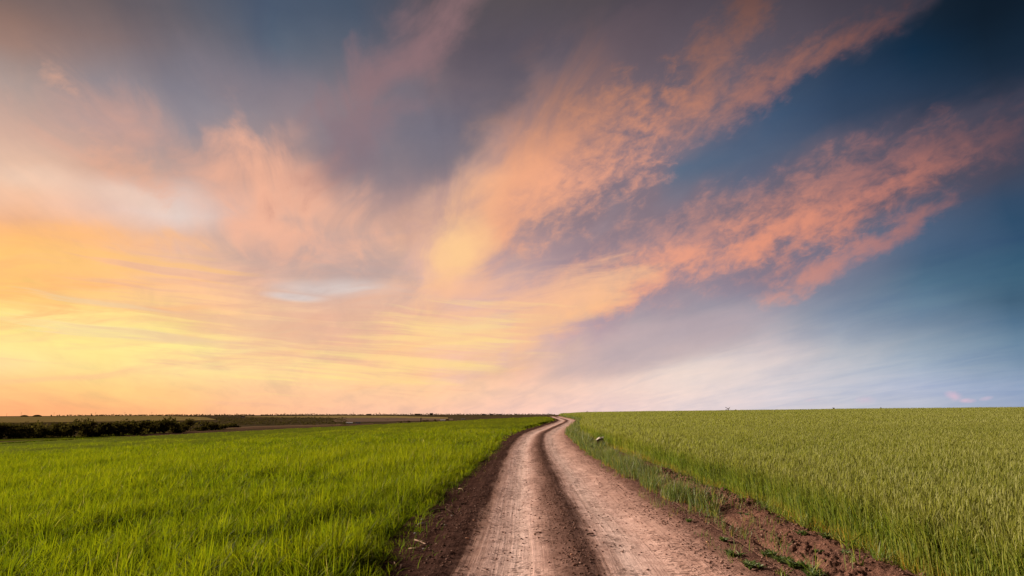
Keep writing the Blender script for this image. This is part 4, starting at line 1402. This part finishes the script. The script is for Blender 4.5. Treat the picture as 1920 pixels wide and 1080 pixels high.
def build_litter():
    wood = plain('pale dry wood', (0.28, 0.19, 0.145), scale=40)
    dark = plain('dark dry wood', (0.10, 0.065, 0.05), scale=40)
    white = plain('pale stone', (0.50, 0.46, 0.42), scale=30)
    tan = plain('tan stone', (0.48, 0.27, 0.18), scale=30)
    def twig(pix, r, mat, lab, cat='twig', name='dry_twig', lift=0.012, branches=()):
        pts = []
        for i, (px, py) in enumerate(pix):
            x, y = hit(px, py)
            u = float(x - xc(y))
            pts.append(Vector((x, y, float(land(x, y)) + float(near_height(np.array([u]), np.array([y]))[0]) + r * 0.7 + (lift if 0 < i < len(pix) - 1 else 0))))
        o = pts[0].copy()
        a = Acc()
        n = len(pts)
        tube(a, [p - o for p in pts], [r * (1 - 0.5 * i / max(n - 1, 1)) for i in range(n)], 6)
        for i, dx, dy, dz in branches:
            tube(a, [pts[i] - o, pts[i] - o + Vector((dx * 0.5, dy * 0.6, dz)), pts[i] - o + Vector((dx, dy, dz * 0.4))], [r * 0.6, r * 0.45, r * 0.2], 5)
        obj = acc_obj(name, a, mat, None, o)
        for p in obj.data.polygons:
            p.use_smooth = True
        tag(obj, lab, cat, 'dry twigs on the dark road shoulder')
    twig([(808, 966), (822, 963.5), (834, 962.5), (842, 966), (849, 971)], 0.016, dark, 'longest bent brown twig lying across the dark shoulder by the green crop', branches=[(2, 0.06, 0.05, 0.03)])
    twig([(783, 991.5), (793, 990.5), (801, 990)], 0.013, white, 'short straight whitish stick on the dark shoulder beside the green crop')
    twig([(860, 921), (866, 922.5), (869, 926)], 0.012, wood, 'small hooked pale twig, farthest up the dark shoulder')
    twig([(863, 951), (870, 950.5), (876, 950)], 0.014, dark, 'short dark twig on the shoulder between the hooked and the longest twig')
    twig([(777, 1023), (787, 1026), (799, 1031), (792, 1032)], 0.011, wood, 'forked brown root end, upper of two at the crop rim', branches=[(1, 0.10, -0.05, 0.02), (2, -0.08, -0.06, 0.01)])
    twig([(767, 1037), (775, 1040), (783, 1041), (790, 1044)], 0.010, wood, 'tangled pale root end, lower of two at the crop rim', branches=[(1, 0.08, -0.05, 0.02), (2, -0.05, -0.07, 0.02)])
    twig([(750, 1078), (752, 1071), (762, 1069), (776, 1070.5)], 0.007, wood, 'thin curled straw on the shoulder at the bottom edge')
    twig([(739, 1065), (741, 1070), (744, 1073)], 0.008, wood, 'tiny bent straw next to the crop at the bottom edge')
    twig([(826, 992), (831, 989.5), (838, 993)], 0.008, wood, 'pale curl of straw in the middle of the dark shoulder')
    twig([(1001, 997), (1008, 996.2), (1016, 995.5)], 0.012, wood, 'short straight stick lying across the left wheel track')
    twig([(1100, 1002), (1107, 1001), (1113, 1000)], 0.012, dark, 'short dark stick on the strip between the wheel tracks')
    def stone(px, py, r, mat, lab, name='pebble', sq=(1.3, 1.0, 0.6), rz=0.3):
        x, y = hit(px, py)
        u = float(x - xc(y))
        z = float(land(x, y)) + float(near_height(np.array([u]), np.array([y]))[0])
        bm = bmesh.new()
        bmesh.ops.create_icosphere(bm, subdivisions=3, radius=1.0)
        for v in bm.verts:
            q = v.co.copy()
            f = 1 + 0.22 * float(fbm(np.array([q.x * 1.3 + px]), np.array([q.y * 1.3 + q.z]), 3)[0])
            v.co = Vector((q.x * sq[0], q.y * sq[1], q.z * sq[2])) * f * r
        me = bpy.data.meshes.new(name)
        bm.to_mesh(me)
        bm.free()
        for p in me.polygons:
            p.use_smooth = True
        o = link(name, me, mat, None, (x, y, z + r * sq[2] * 0.55), (0, 0.1, rz))
        tag(o, lab, 'stone', 'loose pebbles')
    for px, py, r, mat, lab in [(792, 981, 0.020, white, 'white pebble at the crop rim just above the whitish stick'), (847, 974, 0.014, white, 'tiny white pebble at the tip of the longest bent twig'),
                                (778, 1009, 0.018, white, 'white pebble close to the crop rim above the root ends'), (794, 1038, 0.015, white, 'white pebble beside the tangled root ends'),
                                (1072, 1043, 0.018, tan, 'single tan pebble on the dark strip between the wheel tracks'), (889, 979, 0.017, tan, 'reddish tan pebble on the shoulder near the left wheel track, upper of two'),
                                (876, 1013, 0.020, tan, 'reddish tan pebble on the shoulder near the left wheel track, lower of two'), (835, 991, 0.016, white, 'pale pebble beside the curl of straw'),
                                (1637, 1031, 0.03, white, 'small white stone on the bank at the wheat foot'), (1327, 1019, 0.020, tan, 'tan pebble on the road rim below the crack')]:
        stone(px, py, r, mat, lab)
    # whitish slab that tops a clod of the bank
    x, y = hit(1125, 843)
    u = float(x - xc(y))
    z = float(land(x, y)) + float(near_height(np.array([u]), np.array([y]))[0])
    n, m = 26, 9
    t, v = np.meshgrid(np.linspace(-1, 1, n), np.linspace(-1, 1, m), indexing='ij')
    wid = np.sqrt(np.clip(1 - t * t, 0, 1)) * (1 + 0.15 * np.sin(3 * t))
    X = t * 0.21
    Yv = v * 0.10 * wid
    top = 0.05 * (1 - t * t) + 0.014 * np.cos(5 * t + 0.6) - 0.05 * v * v * wid + 0.03 * t
    th = 0.016 * (0.3 + wid)
    V = np.concatenate([np.stack([X, Yv, top], -1).reshape(-1, 3), np.stack([X, Yv, top - th], -1).reshape(-1, 3)])
    f1 = grid_faces(n, m)
    f2 = f1[:, ::-1] + n * m
    rim = []
    for i in range(n - 1):
        for j in (0, m - 1):
            q = (i * m + j, (i + 1) * m + j, (i + 1) * m + j + n * m, i * m + j + n * m)
            rim.append(q if j else q[::-1])
    o = link('pale_slab', fast_mesh('pale_slab', V, np.concatenate([f1, f2, np.array(rim)])), plain('weathered white', (0.54, 0.49, 0.43), scale=8), None, (x, y, z + 0.34), (0, R(-9), R(6)))
    tag(o, 'whitish arched slab resting on a dark clod between verge grass and wheat', 'slab')
    bm = bmesh.new()
    bmesh.ops.create_icosphere(bm, subdivisions=4, radius=1.0)
    for vv in bm.verts:
        q = vv.co.copy()
        f = 1 + 0.35 * float(fbm(np.array([q.x * 1.6 + 3]), np.array([q.y * 1.6 + q.z * 1.3]), 4)[0])
        vv.co = Vector((q.x * 0.17, q.y * 0.16, q.z * 0.22)) * f
    me = bpy.data.meshes.new('soil_clod')
    bm.to_mesh(me)
    bm.free()
    o = link('soil_clod', me, plain('dark clod', (0.060, 0.032, 0.026), scale=12, var=0.35), None, (x + 0.03, y + 0.02, z + 0.14))
    tag(o, 'dark lump of soil carrying the whitish slab beside the verge', 'clod')


build_far_fields()
build_trees()
build_far_things()
build_weeds()
build_litter()
